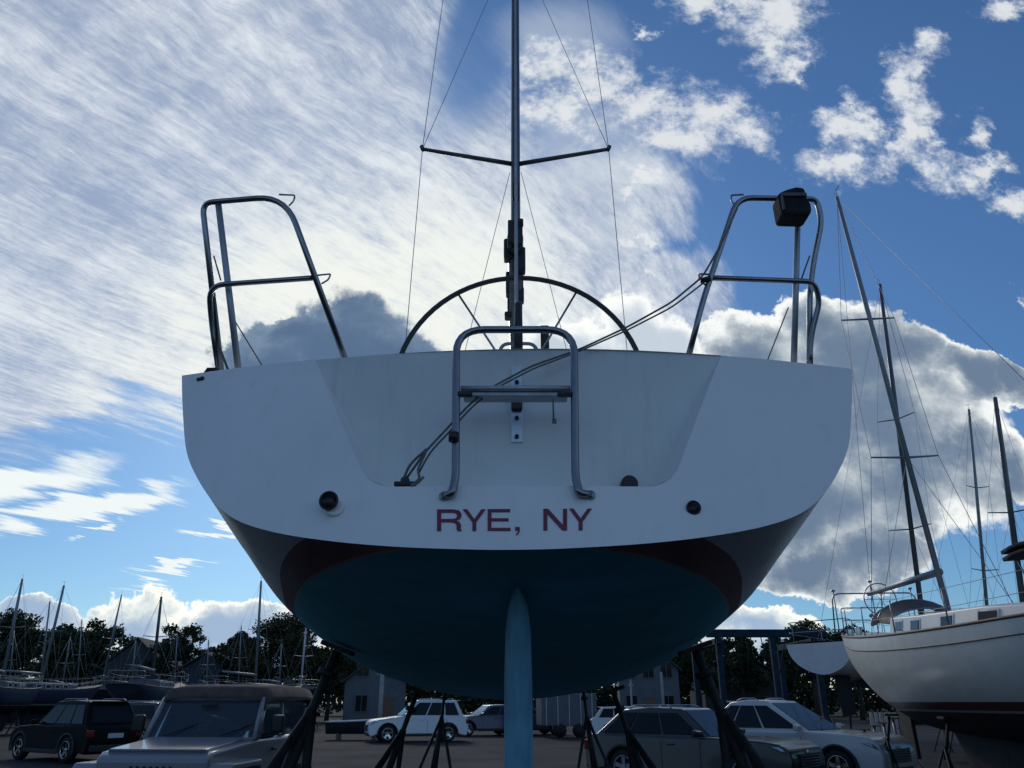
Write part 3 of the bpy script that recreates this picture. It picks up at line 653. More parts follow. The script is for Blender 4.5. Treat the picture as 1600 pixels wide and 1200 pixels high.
def car(label, loc, heading, col, Lg=4.7, Wd=1.88, H=1.68, belt=1.0, hood=.98, cowl=.85, wsl=.75, roofr=-1.75, tailx=-2.12, wb=2.75, wr=.36, cat='SUV', name='parked_car', rimc='chrome', group='cars parked in the lot', rails=True, clad=True, spoiler=True, glass=None):
    c = thing(name, label, cat, loc, heading, group)
    hl = Lg / 2; y2 = Wd / 2; fx, rx_ = wb / 2 + .05, -wb / 2 + .05; ar = wr + .07
    def arch(xc): return [(xc + ar * cos(a), wr * .95 + ar * sin(a)) for a in [radians(-20 + 220 * i / 12) for i in range(13)]]
    low = .24
    prof = [(hl - .12, low), (hl - .02, .38), (hl, .62), (hl - .06, .82), (hl - .25, hood - .06), (hl - .6, hood - .01), (cowl, belt + .02), (0, belt), (tailx, belt + .03), (-hl + .03, belt - .10), (-hl, .62), (-hl + .02, .42), (-hl + .1, low)]
    prof += [(x_, z_) for x_, z_ in reversed([p_ for p_ in arch(rx_) if p_[1] > low])] + [(x_, z_) for x_, z_ in reversed([p_ for p_ in arch(fx) if p_[1] > low])]
    q = MB(); n = len(prof)
    def ys(x_, z_):
        t_ = max(0, (abs(x_) - .30 * Lg) / (.2 * Lg)); k = 1 - .13 * t_ * t_
        return k * (1 if z_ < .8 else 1 - .06 * (z_ - .8) / .3)
    vs = [(x_, y2 * s_ * ys(x_, z_), z_) for s_ in (-1, 1) for x_, z_ in prof]
    q.add(vs, [tuple(range(n)), tuple(range(2 * n - 1, n - 1, -1))] + [(i, i + n, (i + 1) % n + n, (i + 1) % n) for i in range(n)], smooth=False)
    q.build('body', col, c, bevel=.045, seg=3)
    # greenhouse: tapered shell with real panes set proud of it
    zb = belt - .02; zt = H; yb, yt_ = y2 * .93, y2 * .70
    F0, F1, R0, R1_ = (cowl, zb), (cowl - wsl, zt - .03), (tailx + .05, zb), (roofr, zt - .05)
    sec = [(F0[0], yb * .96, zb), (F1[0], yt_, F1[1]), ((F1[0] + R1_[0]) / 2, yt_ * 1.03, zt), (R1_[0], yt_, R1_[1]), (R0[0], yb * .94, zb)]
    q = MB()
    q.add([(x_, s_ * y_, z_) for s_ in (-1, 1) for x_, y_, z_ in sec], [(0, 1, 2, 3, 4), (9, 8, 7, 6, 5), (0, 5, 6, 1), (1, 6, 7, 2), (2, 7, 8, 3), (3, 8, 9, 4)], smooth=False)
    q.build('roof', col, c, bevel=.06, seg=4)
    G = glass or M['glass']
    def pane(nm, quad, out_, th=.012):
        q = MB(); o_ = Vector(out_).normalized() * th; qd = [Vector(v) for v in quad]
        q.add(qd + [v + o_ for v in qd], [(3, 2, 1, 0), (4, 5, 6, 7), (0, 1, 5, 4), (1, 2, 6, 5), (2, 3, 7, 6), (3, 0, 4, 7)], smooth=False); return q.build(nm, G, c)
    def side_y(x_, z_, s_): return s_ * (lerp(yb * .955, yt_ * 1.005, (z_ - zb) / (zt - .03 - zb)))
    for s_ in (-1, 1):
        def fxz(t_, w_, lo=.10, hi=.86): # t along length at given height fraction w
            z_ = lerp(zb, zt - .04, w_); xa = lerp(F0[0], F1[0], w_) - .10; xb = lerp(R0[0], R1_[0], w_) + .12; x_ = lerp(xa, xb, t_); return (x_, side_y(x_, z_, s_), z_)
        cuts = [(0.02, .36), (.385, .70), (.725, .97)]
        for a_, b_ in cuts:
            wt = .86
            pane('side_window', [fxz(a_, .12), fxz(b_, .12), fxz(b_, wt), fxz(max(a_, .05), wt)], (0, s_, .18))
        q = MB(); q.prism([(.0, 0), (.12, 0), (.15, .10), (.02, .14)], -.0, .2, 'y')
        q.v = [(cowl - .28 + v[0], s_ * (yb + .02 + v[1]), belt + .02 + v[2]) for v in q.v]; q.build('mirror', col, c, bevel=.02)
        for xh in (-.12, -1.05):
            q = MB(); q.box((xh, s_ * (y2 + .012), belt - .13), (.17, .03, .03)); q.build('door_handle', col, c, bevel=.008)
        for xh in (cowl - .2, -.35, -1.25):
            q = MB(); q.box((xh, s_ * (y2 * .998 + .0035), .66), (.012, .004, .56)); q.build('door_seam', M['iron'], c)
        if clad:
            q = MB(); q.box((0, s_ * (y2 - .01), .30), (wb - 2 * ar - .1, .06, .12)); q.build('sill_trim', M['black'], c, bevel=.015)
            for xc in (fx, rx_):
                q = MB(); q.grid([[Vector((xc + rr_ * cos(a), s_ * yy_, wr * .95 + rr_ * sin(a))) for rr_, yy_ in ((ar - .02, y2 - .12), (ar - .02, y2 + .012), (ar + .05, y2 + .012), (ar + .05, y2 - .02))] for a in [radians(-12 + 204 * i / 16) for i in range(17)]]); q.build('arch_trim', M['black'], c)
        if rails:
            q = MB(); q.tube(rounded([(F1[0] - .25, s_ * yt_ * .93, zt - .02), (F1[0] - .35, s_ * yt_ * .93, zt + .035), (R1_[0] + .3, s_ * yt_ * .93, zt + .03), (R1_[0] + .15, s_ * yt_ * .93, zt - .03)], .06), .014, 6); q.build('roof_rail', M['steel2'], c)
        # lamps
        q = MB(); q.add([(hl - .015, s_ * y2 * .50, .70), (hl - .10, s_ * y2 * .90, .74), (hl - .38, s_ * y2 * .965, .86), (hl - .20, s_ * y2 * .86, .87), (hl - .11, s_ * y2 * .5, .82)], [(0, 1, 2, 3, 4)]); q.v = [(v[0] + .02, v[1] * 1.01, v[2]) for v in q.v] + [(v[0] - .05, v[1] * .97, v[2]) for v in q.v]
        q.f += [(9, 8, 7, 6, 5)] + [(i, i + 5, (i + 1) % 5 + 5, (i + 1) % 5) for i in range(5)]; q.m += [0] * 6; q.sm += [False] * 6; q.build('headlight', M['lamp'], c)
        q = MB(); q.box((-hl + .07, s_ * y2 * .80, belt - .2), (.12, y2 * .22, .2)); q.build('tail_light', M['tail'], c, bevel=.02)
        q = MB(); q.box((hl - .05, s_ * y2 * .72, .42), (.06, .22, .1)); q.build('fog_lamp', M['black'], c, bevel=.02)
        for xc in (fx, rx_): wheel_parts(c, xc, s_ * (y2 - .13), wr, .24, M[rimc])
    ywf = yb * .90
    def fr(t_, w_): return (lerp(F0[0], F1[0], w_) + .004, t_ * lerp(yb * .93, yt_ * .95, w_), lerp(zb, F1[1], w_))
    pane('windscreen', [fr(-.93, .08), fr(.93, .08), fr(.93, .93), fr(-.93, .93)], (1, 0, .6))
    def bk(t_, w_): return (lerp(R0[0], R1_[0], w_) - .004, t_ * lerp(yb * .9, yt_ * .95, w_), lerp(zb, R1_[1], w_))
    pane('rear_window', [bk(-.88, .15), bk(.88, .15), bk(.88, .9), bk(-.88, .9)], (-1, 0, .3))
    q = MB(); q.box((hl - .015, 0, .60), (.05, y2 * 1.0, .26))
    for k in range(5): q.box((hl + .013, 0, .50 + k * .05), (.012, y2 * .96, .014), mi=1)
    q.build('grille', [M['black'], M['chrome']], c, bevel=.0)
    q = MB(); q.box((hl - .06, 0, .33), (.08, y2 * 1.3, .14)); q.build('bumper_intake', M['black'], c, bevel=.02)
    q = MB(); q.box((-hl - .008, 0, .74), (.02, .48, .13)); q.build('number_plate', M['plate'], c)
    q = MB(); q.box((-hl + .04, 0, .40), (.12, y2 * 1.6, .2)); q.build('rear_bumper', M['black'], c, bevel=.03)
    q = MB(); q.tube([(hl - .03, 0, .74), (hl + .0, 0, .74)], .05, 16); q.build('badge', M['chrome'], c)
    if spoiler:
        q = MB(); q.box((R1_[0] - .06, 0, zt - .045), (.22, yt_ * 1.7, .03)); q.build('spoiler', col, c, bevel=.01)
    for s_ in (-.35, .25):
        q = MB(); q.tube([(cowl + .03, s_, belt + .02), (cowl - .25, s_ + .45, belt + .27)], .008, 5); q.build('wiper', M['iron'], c)
    return c
def cpos(px, Y): return at(px, 1098, Y).x, Y, 0.006
silver, dark, white, navy, grey = paint('silver_car_paint', (.52, .53, .53, 1)), mat('black_car_paint', (.008, .008, .009, 1), .35, coat=0, spec=.04, var=.05), paint('white_car_paint', (.55, .57, .58, 1)), paint('navy_car_paint', (.012, .017, .075, 1)), paint('graphite_car_paint', (.014, .014, .016, 1))
car('black SUV with silver roof rails parked left of the pale off-roader', cpos(126, 26.5), radians(146), dark, Lg=4.6, H=1.72, roofr=-1.7)
car('white SUV in profile parked beyond the left side of the rudder', cpos(652, 39), radians(196), white, Lg=4.6, H=1.78, belt=1.05)
car('navy blue hatchback parked just left of the rudder', cpos(763, 46), radians(200), navy, Lg=4.2, H=1.55, rails=False, cat='hatchback')
car('navy blue car half hidden behind the rudder, its tail to the right', cpos(822, 47), radians(20), navy, Lg=4.3, H=1.5, rails=False, cat='car')
car('dark grey crossover with black bonnet parked behind the right stand', cpos(1085, 18.2), radians(-41), grey, Lg=4.8, Wd=1.88, H=1.56, belt=.98, hood=.97, cowl=.75, wsl=.72, roofr=-1.45, tailx=-2.2, rimc='steel2')
car('silver SUV with black grille parked beside the cream yacht', cpos(1236, 20.0), radians(-48), silver, Lg=4.8, H=1.71, belt=1.04, hood=1.02, wsl=1.1, roofr=-1.25, tailx=-2.2)
car('silver estate car far behind the right stands', cpos(1000, 38), radians(-10), silver, Lg=4.6, H=1.5, rails=False, cat='car')
car('dark parked car far behind the black SUV', cpos(212, 34), radians(160), grey, Lg=4.6, H=1.68)

# pale off-roader with a brown soft top, nose to the viewer
def offroader(loc, heading):
    c = thing('offroad_car', 'boxy pale off-roader with brown soft top parked nearest the viewer at left', 'off-roader', loc, heading)
    pt = paint('pale_silver_paint', (.24, .245, .27, 1), .35)
    hw = .80
    q = MB(); q.prism([(2.0, .55), (2.0, 1.02), (1.9, 1.10), (.78, 1.19), (-1.75, 1.19), (-1.8, .55)], -hw * .96, hw * .96, 'y'); 
    q.v = [(x_, y_ * (1 - .10 * max(0, (x_ - .8) / 1.2)), z_) for x_, y_, z_ in q.v]; q.build('body', pt, c, bevel=.035, seg=3)
    q = MB(); q.prism([(1.88, 1.075), (1.93, 1.13), (.84, 1.225), (.80, 1.17)], -.62, .62, 'y'); q.build('bonnet', pt, c, bevel=.03, seg=3)
    for s_ in (-1, 1):
        q = MB(); q.prism([(2.02, .88), (1.95, .98), (1.05, .98), (.80, .70), (.86, .66), (1.08, .90), (1.90, .90)], s_ * .68, s_ * .98, 'y'); q.build('wing', pt, c, bevel=.02)
        q = MB(); q.box((1.78, s_ * .86, .93), (.05, .12, .08)); q.build('indicator', mat('amber_lens', (.5, .18, .02, 1), .2), c, bevel=.01)
        q = MB(); q.disc((1.965, s_ * .46, .86), .115, (1, 0, 0), .06, 20); q.build('headlight', M['lamp'], c)
        q = MB(); q.tube(rounded([(.62, s_ * .80, 1.24), (.60, s_ * .98, 1.28), (.60, s_ * 1.0, 1.36)], .05), .014, 6); q.build('mirror_arm', M['black'], c)
        q = MB(); q.box((.60, s_ * .98, 1.38), (.08, .17, .22)); q.build('mirror', M['black'], c, bevel=.03)
        for xc in (1.38, -1.15): wheel_parts(c, xc, s_ * .80, .39, .26, M['steel2'])
        # door with framed side window, rear quarter
        q = MB(); q.tube([(.70, s_ * .755, 1.2), (.44, s_ * .70, 1.66)], .035, 8); q.tube([(-.28, s_ * .755, 1.2), (-.28, s_ * .68, 1.70)], .03, 8); q.tube([(.44, s_ * .70, 1.68), (-1.6, s_ * .68, 1.72)], .028, 8); q.tube([(-1.65, s_ * .74, 1.2), (-1.6, s_ * .68, 1.70)], .03, 8); q.build('side_frame', pt, c)
        for x0, x1, nm in ((.60, -.24, 'side_window'), (-.33, -1.55, 'side_window')):
            q = MB(); a_ = .22 if x0 > 0 else 0
            q.add([(x0, s_ * .745, 1.21), (x1, s_ * .745, 1.21), (x1, s_ * .69, 1.67), (x0 - a_, s_ * .69, 1.67)], [(0, 1, 2, 3)], smooth=False)
            q.v += [(v[0], v[1] - s_ * .008, v[2]) for v in q.v]; q.f += [(7, 6, 5, 4)]; q.m += [0]; q.sm += [False]; q.build(nm, TG, c)
        q = MB(); q.box((.1, s_ * .785, 1.05), (.16, .04, .04)); q.build('door_handle', M['black'], c, bevel=.01)
    q = MB(); P0, P1 = Vector((.80, 0, 1.19)), Vector((.50, 0, 1.70)); w0, w1 = .755, .70
    F = lambda t_, y_: tuple(lerp(P0, P1, t_) + Vector((0, y_ * lerp(w0, w1, t_), 0)))
    q.tube([F(0, -1), F(1, -1)], .036, 8); q.tube([F(0, 1), F(1, 1)], .036, 8); q.tube([F(1, -1), F(1, 1)], .036, 8); q.tube([F(0, -1), F(0, 1)], .03, 8); q.build('windscreen_frame', pt, c)
    q = MB(); q.add([F(.05, -.96), F(.05, .96), F(.95, .96), F(.95, -.96)], [(0, 1, 2, 3)], smooth=False); q.v += [(v[0] - .01, v[1], v[2] - .004) for v in q.v]; q.f += [(7, 6, 5, 4)]; q.m += [0]; q.sm += [False]; q.build('windscreen', TG, c)
    q = MB(); q.box((.62, 0, 1.62), (.02, .22, .06)); q.build('rear_view_mirror', M['black'], c, bevel=.01)
    for s_ in (-.38, .38):
        q = MB(); q.box((-.25, s_, 1.12), (.18, .46, .66)); q.box((-.27, s_, 1.50), (.12, .26, .16)); q.build('seat', M['canvas'], c, bevel=.05, seg=3)
        q = MB(); q.tube([(.84, s_ - .1, 1.235), (.66, s_ + .35, 1.40)], .008, 5); q.build('wiper', M['iron'], c)
    q = MB(); q.tube([(.42 + .05 * cos(t_), -.38 + .18 * sin(t_) * 1, 1.22 + .17 * cos(t_)) for t_ in [2 * pi * i / 20 for i in range(20)]], .014, 6, closed=True); q.build('steering_wheel', M['black'], c)
    q = MB(); q.tube([(-.55, -.62, 1.1), (-.55, -.58, 1.60), (-.55, .58, 1.60), (-.55, .62, 1.1)], .03, 8); q.build('roll_bar', M['black'], c)
    q = MB(); rows = []
    for x_, z_ in ((.56, 1.735), (.50, 1.84), (.2, 1.885), (-.5, 1.90), (-1.3, 1.89), (-1.62, 1.86), (-1.72, 1.72)):
        rows.append([(x_, .765 * t_, z_ - .06 * abs(t_) ** 6 - (.11 if abs(t_) == 1 else 0)) for t_ in [i / 8 - 1 for i in range(17)]])
    rows2 = [[(a_, b_, c_ - .035) for a_, b_, c_ in r_] for r_ in rows]
    q.grid(rows); q.grid(rows2); q.grid([rows[0], rows2[0]]); q.grid([rows[-1], rows2[-1]]); q.grid([[r_[0] for r_ in rows], [r_[0] for r_ in rows2]]); q.grid([[r_[-1] for r_ in rows], [r_[-1] for r_ in rows2]])
    q.build('soft_top', mat('brown_soft_top', (.095, .066, .058, 1), .9, var=.3, bump=.3, bscale=120), c)
    q = MB(); q.box((1.99, 0, .80), (.03, .9, .34))
    for k in range(7): q.box((2.007, -.24 + k * .08, .82), (.012, .035, .26), mi=1)
    q.build('grille', [pt, M['black']], c); q = MB(); q.box((2.16, 0, .56), (.12, 1.5, .14)); q.build('front_bumper', M['black'], c, bevel=.02)
    q = MB(); q.disc((-1.92, 0, .98), .38, (1, 0, 0), .22, 28); q.build('spare_wheel', M['rubber'], c, bevel=.04)
    return c
TG = bpy.data.materials.new('tinted_windscreen'); TG.use_nodes = True; _p = TG.node_tree.nodes['Principled BSDF']
_p.inputs['Base Color'].default_value = (.16, .2, .25, 1); _p.inputs['Transmission Weight'].default_value = .75; _p.inputs['Roughness'].default_value = .03; _p.inputs['IOR'].default_value = 1.12; _p.inputs['Coat Weight'].default_value = .25
_t = TG.node_tree; _tc = _t.nodes.new('ShaderNodeTexCoord'); _n = _t.nodes.new('ShaderNodeTexNoise'); _n.inputs['Scale'].default_value = 5; _mr = _t.nodes.new('ShaderNodeMapRange'); _mr.inputs[3].default_value = .02; _mr.inputs[4].default_value = .09
_t.links.new(_tc.outputs['Object'], _n.inputs['Vector']); _t.links.new(_n.outputs['Fac'], _mr.inputs[0]); _t.links.new(_mr.outputs[0], _p.inputs['Roughness'])
offroader((at(346, 1098, 11.8).x, 12.1, 0.006), radians(-94))

# ================================================================ other boats
def curve_z(t, a, b, c):                                       # quadratic through t=0, .5, 1
    return a * (2 * t - 1) * (t - 1) + b * 4 * t * (1 - t) + c * t * (2 * t - 1)
def yacht(label, loc, heading, Lh=10, B=3.2, wl=1.58, fb=(1.45, 1.3, 1.65), draft=1.35, hm=None, mast=(5.0, 10.5, (0, 0)), boom=4.6, spreads=((.33, .7), (.66, .6)), mastm='alug', mr=.075, detail=False, cat='sailboat', name='laid_up_yacht', group='boats laid up around the lot', stern=(.52, .55, None), supports=True, cabin=True, deckm='gel2'):
    """origin under the stern, x runs to the bow"""
    y_ = thing(name, label, cat, loc, heading, group)
    q = MB(); NX, NU = 26, 14; P = {}
    def hb(t): return B / 2 * (pchip(t, [0, .12, .3, .5, .75, .92, 1], [stern[2] or (.46 if detail else .62), (.72 if detail else .80), .93, 1, .80, .34, .015]))
    def sz(t): return wl + curve_z(t, *fb)
    def bz(t): return wl + pchip(t, [0, .12, .3, .55, .85, .97, 1], [stern[0], min(.12, stern[0]), -.38, -.45, -.25, .35, fb[2] - .1])
    def xo(t, w): return t * Lh + (1 - w) * (stern[1] * (1 - t) ** 6 - .9 * t ** 8)
    def hp(t, u, s_):
        w = u; xfr = (1 - (1 - w) ** 2.4) ** .62 if w < 1 else 1
        return Vector((xo(t, w), s_ * hb(t) * xfr, lerp(bz(t), sz(t), w)))
    for s_ in (-1, 1): q.grid([[hp(i / NX, (k / NU) ** 1.5, s_) for k in range(NU + 1)] for i in range(NX + 1)])
    st = [hp(0, (k / NU) ** 1.5, -1) for k in range(NU, -1, -1)] + [hp(0, (k / NU) ** 1.5, 1) for k in range(1, NU + 1)]
    q.add(st, [tuple(range(len(st)))], smooth=False)
    q.build('hull', hm, y_)
    q = MB(); rows = []
    for z_, a_, b_, w_ in ((wl - draft, .36, .62, .05), (wl - draft + .15, .35, .63, .14), (wl - .7, .33, .66, .12), (wl - .3, .30, .72, .16)):
        rows.append([(lerp(a_, b_, t_ / 8) * Lh, w_ * sin(pi * t_ / 8), z_) for t_ in range(9)] + [(lerp(a_, b_, t_ / 8) * Lh, -w_ * sin(pi * t_ / 8), z_) for t_ in range(8, -1, -1)])
    q.grid(rows); q.build('keel', KM, y_)
    q = MB(); q.prism([(.06 * Lh, wl + .25), (.13 * Lh, wl + .1), (.135 * Lh, wl - draft + .35), (.075 * Lh, wl - draft + .3)], -.04, .04); q.build('rudder', KM, y_, bevel=.02)
    q = MB(); q.grid([[Vector((i / NX * Lh, hb(i / NX) * (k / 8 - 1), sz(i / NX) + .05 * (1 - (k / 8 - 1) ** 2))) for k in range(17)] for i in range(NX + 1)]); q.build('deck', M[deckm], y_)
    for s_ in (-1, 1):
        q = MB(); q.tube([hp(i / NX, 1, s_) + Vector((0, -s_ * .01, .02)) for i in range(NX + 1)], .028, 6); q.build('toe_rail', M['teak'], y_)
        if detail:
            q = MB(); q.tube([hp(i / NX, .86, s_) * 1.0 + Vector((0, s_ * .004, 0)) for i in range(NX + 1)], .012, 6); q.build('rub_strake', M['teak'], y_)
    ch = .42
    if cabin:
        q = MB(); rows = []
        for t_, w_, h_ in (((.33, .60, ch * 1.05), (.46, .60, ch), (.65, .56, ch * .92), (.78, .34, ch * .6)) if detail else ((.30, .60, ch * 1.05), (.46, .58, ch), (.60, .50, ch * .86), (.72, .34, ch * .6))):
            zz0 = sz(t_); ww = hb(t_) * w_
            rows.append([(t_ * Lh, -ww - .05, zz0), (t_ * Lh, -ww + .02, zz0 + h_ * .9), (t_ * Lh, -ww * .5, zz0 + h_), (t_ * Lh, 0, zz0 + h_ * 1.06), (t_ * Lh, ww * .5, zz0 + h_), (t_ * Lh, ww - .02, zz0 + h_ * .9), (t_ * Lh, ww + .05, zz0)])
        q.grid(rows, smooth=False); q.add(rows[0], [tuple(range(7))], smooth=False); q.add(rows[-1], [tuple(range(7))], smooth=False); q.build('cabin', M[deckm], y_, bevel=.03)
        for s_ in (-1, 1):
            for t_ in ((.375, .45, .555, .66) if detail else (.345, .42, .50, .58)):
                hw_ = (.60 if t_ < .5 else lerp(.60, .55, (t_ - .46) / .2)) if detail else lerp(.60, .50, (t_ - .3) / .3); ln_ = .36 if t_ < .4 or not detail else .40
                def wp(dx_, f_, o_):                            # point on the slanting cabin side
                    xx = t_ * Lh + dx_; k_ = 0
                    while k_ < len(rows) - 2 and xx > rows[k_ + 1][0][0]: k_ += 1
                    g_ = (xx - rows[k_][0][0]) / (rows[k_ + 1][0][0] - rows[k_][0][0]); A_, B_ = (0, 1)
                    P0_ = lerp(Vector(rows[k_][0]), Vector(rows[k_ + 1][0]), g_); P1_ = lerp(Vector(rows[k_][1]), Vector(rows[k_ + 1][1]), g_)
                    v_ = lerp(P0_, P1_, f_); v_.y -= o_; v_.y *= -s_; return v_
                def slab(hx, f0, f1, o_, th): 
                    c8 = [wp(a_, b_, o_) for a_, b_ in ((-hx, f0), (hx, f0), (hx, f1), (-hx, f1))] + [wp(a_, b_, o_ + th) for a_, b_ in ((-hx, f0), (hx, f0), (hx, f1), (-hx, f1))]
                    return MB().add(c8, [(3, 2, 1, 0), (4, 5, 6, 7), (0, 1, 5, 4), (1, 2, 6, 5), (2, 3, 7, 6), (3, 0, 4, 7)], smooth=False)
                fo = slab(ln_ / 2 + .04, .24, .84, -.01, .022).build('window_frame', M['aluw'], y_)
                slab(ln_ / 2, .32, .76, .005, .014).build('pane', M['glass'], fo)
    if mast:
        mx, mh, (lx, ly) = mast; zb_ = sz(mx / Lh) + (ch if cabin else 0) * .95; b0 = Vector((mx, 0, zb_ - .1)); b1 = Vector((mx + lx, ly, zb_ + mh))
        q = MB(); q.tube([b0, lerp(b0, b1, .7), b1], [mr, mr * .95, mr * .7], 14); mo_ = q.build('mast', M[mastm], y_)
        q = MB(); q.tube([b1, b1 + Vector((.0, 0, .25))], .008, 5); q.tube([b1 + Vector((-.18, 0, .2)), b1 + Vector((.14, .05, .26))], .009, 5); q.build('wind_vane', M['wire'], mo_)
        tips = []
        for fr_, w_ in spreads:
            c_ = lerp(b0, b1, fr_)
            for s_ in (-1, 1):
                q = MB(); q.tube([c_, c_ + Vector((-.12, s_ * w_, .06))], [.028, .018], 8); q.build('spreader', M[mastm], mo_); tips.append((s_, c_ + Vector((-.12, s_ * w_, .06))))
        for s_ in (-1, 1):
            cpnt = Vector((mx - .2, s_ * hb(mx / Lh) * .93, sz(mx / Lh))); chain = [cpnt] + [t_ for k_, t_ in tips if k_ == s_] + [b1]
            q = MB(); q.tube(chain, .0065, 5); q.build('shroud', M['wire'], mo_)
            if spreads:
                q = MB(); q.tube([cpnt + Vector((.3, 0, 0)), lerp(b0, b1, spreads[0][0])], .006, 5); q.build('shroud', M['wire'], mo_)
        for e in (Vector((Lh * .985, 0, sz(1) + .03)), Vector((.05, 0, sz(0) + .05))):
            q = MB(); q.tube([e, b1], .0055, 5); q.build('stay', M['wire'], mo_)
        if boom:
            g0 = b0 + Vector((-.05, 0, .97 if detail else .62)); q = MB(); q.tube([g0, g0 + Vector((-boom, 0, .12))], [.075, .06], 12); q.build('boom', M['alug'], y_)
            q = MB(); q.tube([g0 + Vector((-boom * .8, 0, .05)), Vector((g0.x - boom * .85, 0, sz(0) + .25))], .012, 5); q.build('mainsheet', M['rope'], y_)
    # pulpit, stanchions, lifelines, pushpit
    for s_ in (-1, 1):
        ps = [hp(t_, 1, s_) + Vector((0, -s_ * .06, 0)) for t_ in (.03, .18, .34, .5, .66, .82, .95)]
        for p_ in ps:
            q = MB(); q.tube([p_, p_ + Vector((0, 0, .62))], .013, 6); q.build('stanchion', M['steel'], y_)
        for h_ in (.32, .61):
            q = MB(); q.tube([p_ + Vector((0, 0, h_)) for p_ in ps], .005, 5); q.build('lifeline', M['wire'], y_)
    q = MB(); c_ = [hp(.03, 1, -1) + Vector((0, .06, .62)), hp(0, 1, -1) + Vector((.05, .08, .64)), hp(0, 1, 1) + Vector((.05, -.08, .64)), hp(.03, 1, 1) + Vector((0, -.06, .62))]; q.tube(rounded(c_, .2), .014, 8); q.tube([v - Vector((0, 0, .3)) for v in rounded(c_, .2)], .012, 8); q.build('stern_rail', M['steel'], y_)
    q = MB(); c_ = [hp(.95, 1, -1) + Vector((0, .05, .62)), hp(1, 1, 1) + Vector((.15, 0, .66)), hp(.95, 1, 1) + Vector((0, -.05, .62))]; q.tube(rounded(c_, .25), .014, 8); q.build('bow_rail', M['steel'], y_)
    if detail:
        zc = sz(.2)
        q = MB(); rows = []                                    # spray hood: canvas over hoops
        for x_, h_, w_ in ((2.3, .50, .85), (2.45, .72, .82), (2.9, .76, .82), (3.6, .50, .8)):
            rows.append([(x_, -w_ * cos(pi * k / 12), zc + h_ * (.35 + .65 * sin(pi * k / 12)) ) for k in range(13)])
        q.grid(rows[1:3]); q.v += [(v[0], v[1], v[2] - .02) for v in q.v[:]]; n_ = len(q.v) // 2; q.f += [tuple(i + n_ for i in f_) for f_ in q.f[:]]; q.m = [0] * len(q.f); q.sm = [True] * len(q.f); q.build('spray_hood', M['canvas'], y_)
        q = MB(); q.grid(rows[2:4]); q.build('hood_window', mat('hood_vinyl', (.05, .06, .065, 1), .6, var=.2, spec=.1), y_)
        for r_ in (rows[1], rows[2], rows[3]):
            q = MB(); q.tube(r_, .016, 6); q.build('hood_hoop', M['steel'], y_)
        for k in range(3):                                      # stern gantry with aerials
            q = MB(); z0 = sz(0); q.tube([(.25 + .12 * k, -.9 + .9 * k, z0), (.25 + .12 * k, -.9 + .9 * k, z0 + 1.05 + .2 * (k == 1))], .014, 6); q.disc((.25 + .12 * k, -.9 + .9 * k, z0 + 1.05 + .2 * (k == 1)), .05, (0, 0, 1), .04, 10); q.build('aerial_pole', M['steel'], y_)
        q = MB(); q.tube(rounded([(.4, -1.05, sz(0)), (.45, -1.0, sz(0) + .95), (.45, 1.0, sz(0) + .95), (.4, 1.05, sz(0))], .2), .018, 8); q.build('stern_arch', M['steel'], y_)
        q = MB(); q.tube([(.9, .38 * cos(a), sz(0) + .75 + .38 * sin(a)) for a in [2 * pi * i / 28 for i in range(28)]], .014, 6, closed=True)
        for a in range(3): q.tube([(.9, .38 * cos(a * 1.05), sz(0) + .75 + .38 * sin(a * 1.05)), (.9, -.38 * cos(a * 1.05), sz(0) + .75 - .38 * sin(a * 1.05))], .007, 5)
        q.build('steering_wheel', M['steel'], y_)
        for x_, s_ in ((1.6, -1), (2.2, -1), (1.6, 1), (2.2, 1)):
            q = MB(); q.disc((x_, s_ * hb(.18) * .78, sz(.2) + .16), .075, (0, 0, 1), .17, 14); q.build('winch', M['chrome'], y_, bevel=.01)
        q = MB(); q.tube([(5.2, -.72, sz(.5) + .47), (6.4, -.62, sz(.6) + .42)], .014, 6); q.tube([(5.2, .72, sz(.5) + .47), (6.4, .62, sz(.6) + .42)], .014, 6); q.build('grab_rail', M['teak'], y_)
    if supports:
        for t_ in (.22, .5, .74):
            for s_ in (-1, 1):
                x_, yy_ = t_ * Lh, s_ * hb(t_) * .62; zt_ = wl - .12
                q = MB(); q.tube([(x_, yy_ * .95, zt_), (x_, yy_ * 1.12, .75)], .03, 8)
                for a in (0, 2.1, 4.2): q.tube([(x_, yy_ * 1.1, .95), (x_ + .38 * cos(a), yy_ * 1.15 + .38 * sin(a), 0)], .022, 6)
                q.box((x_, yy_ * .94, zt_ + .03), (.28, .28, .04)); q.build('support', M['iron'], y_)
    return y_
M['gel2'] = mat('cream_gelcoat', (.62, .60, .55, 1), .4, var=.08, nscale=2)
KM = mat('dark_antifouling', (.014, .016, .022, 1), .8, var=.4)
HMr = hull_mat('cream_hull_paint', (.76, .71, .62, 1), (.10, .018, .018, 1), (.36, .34, .32, 1), (.012, .014, .018, 1), 1.50, .16, .035)
M['gel3'] = mat('shaded_grey_deck', (.11, .12, .13, 1), .7, var=.2)  # shade on the far decks put into the colour; house window frames share it
weather(M['gel2'], .3); weather(HMr, .22, 6, .4, (.30, .25, .18))
R = yacht('cream yacht with maroon boot stripe, teak rail and dark bottom close on the right', (9.15, 20.4, 0), radians(-96), Lh=12, B=3.3, wl=1.5, fb=(1.75, 1.27, 1.33), hm=HMr, mast=(4.6, 10.2, (-.25, -.5)), boom=4.4, detail=True, mr=.058)
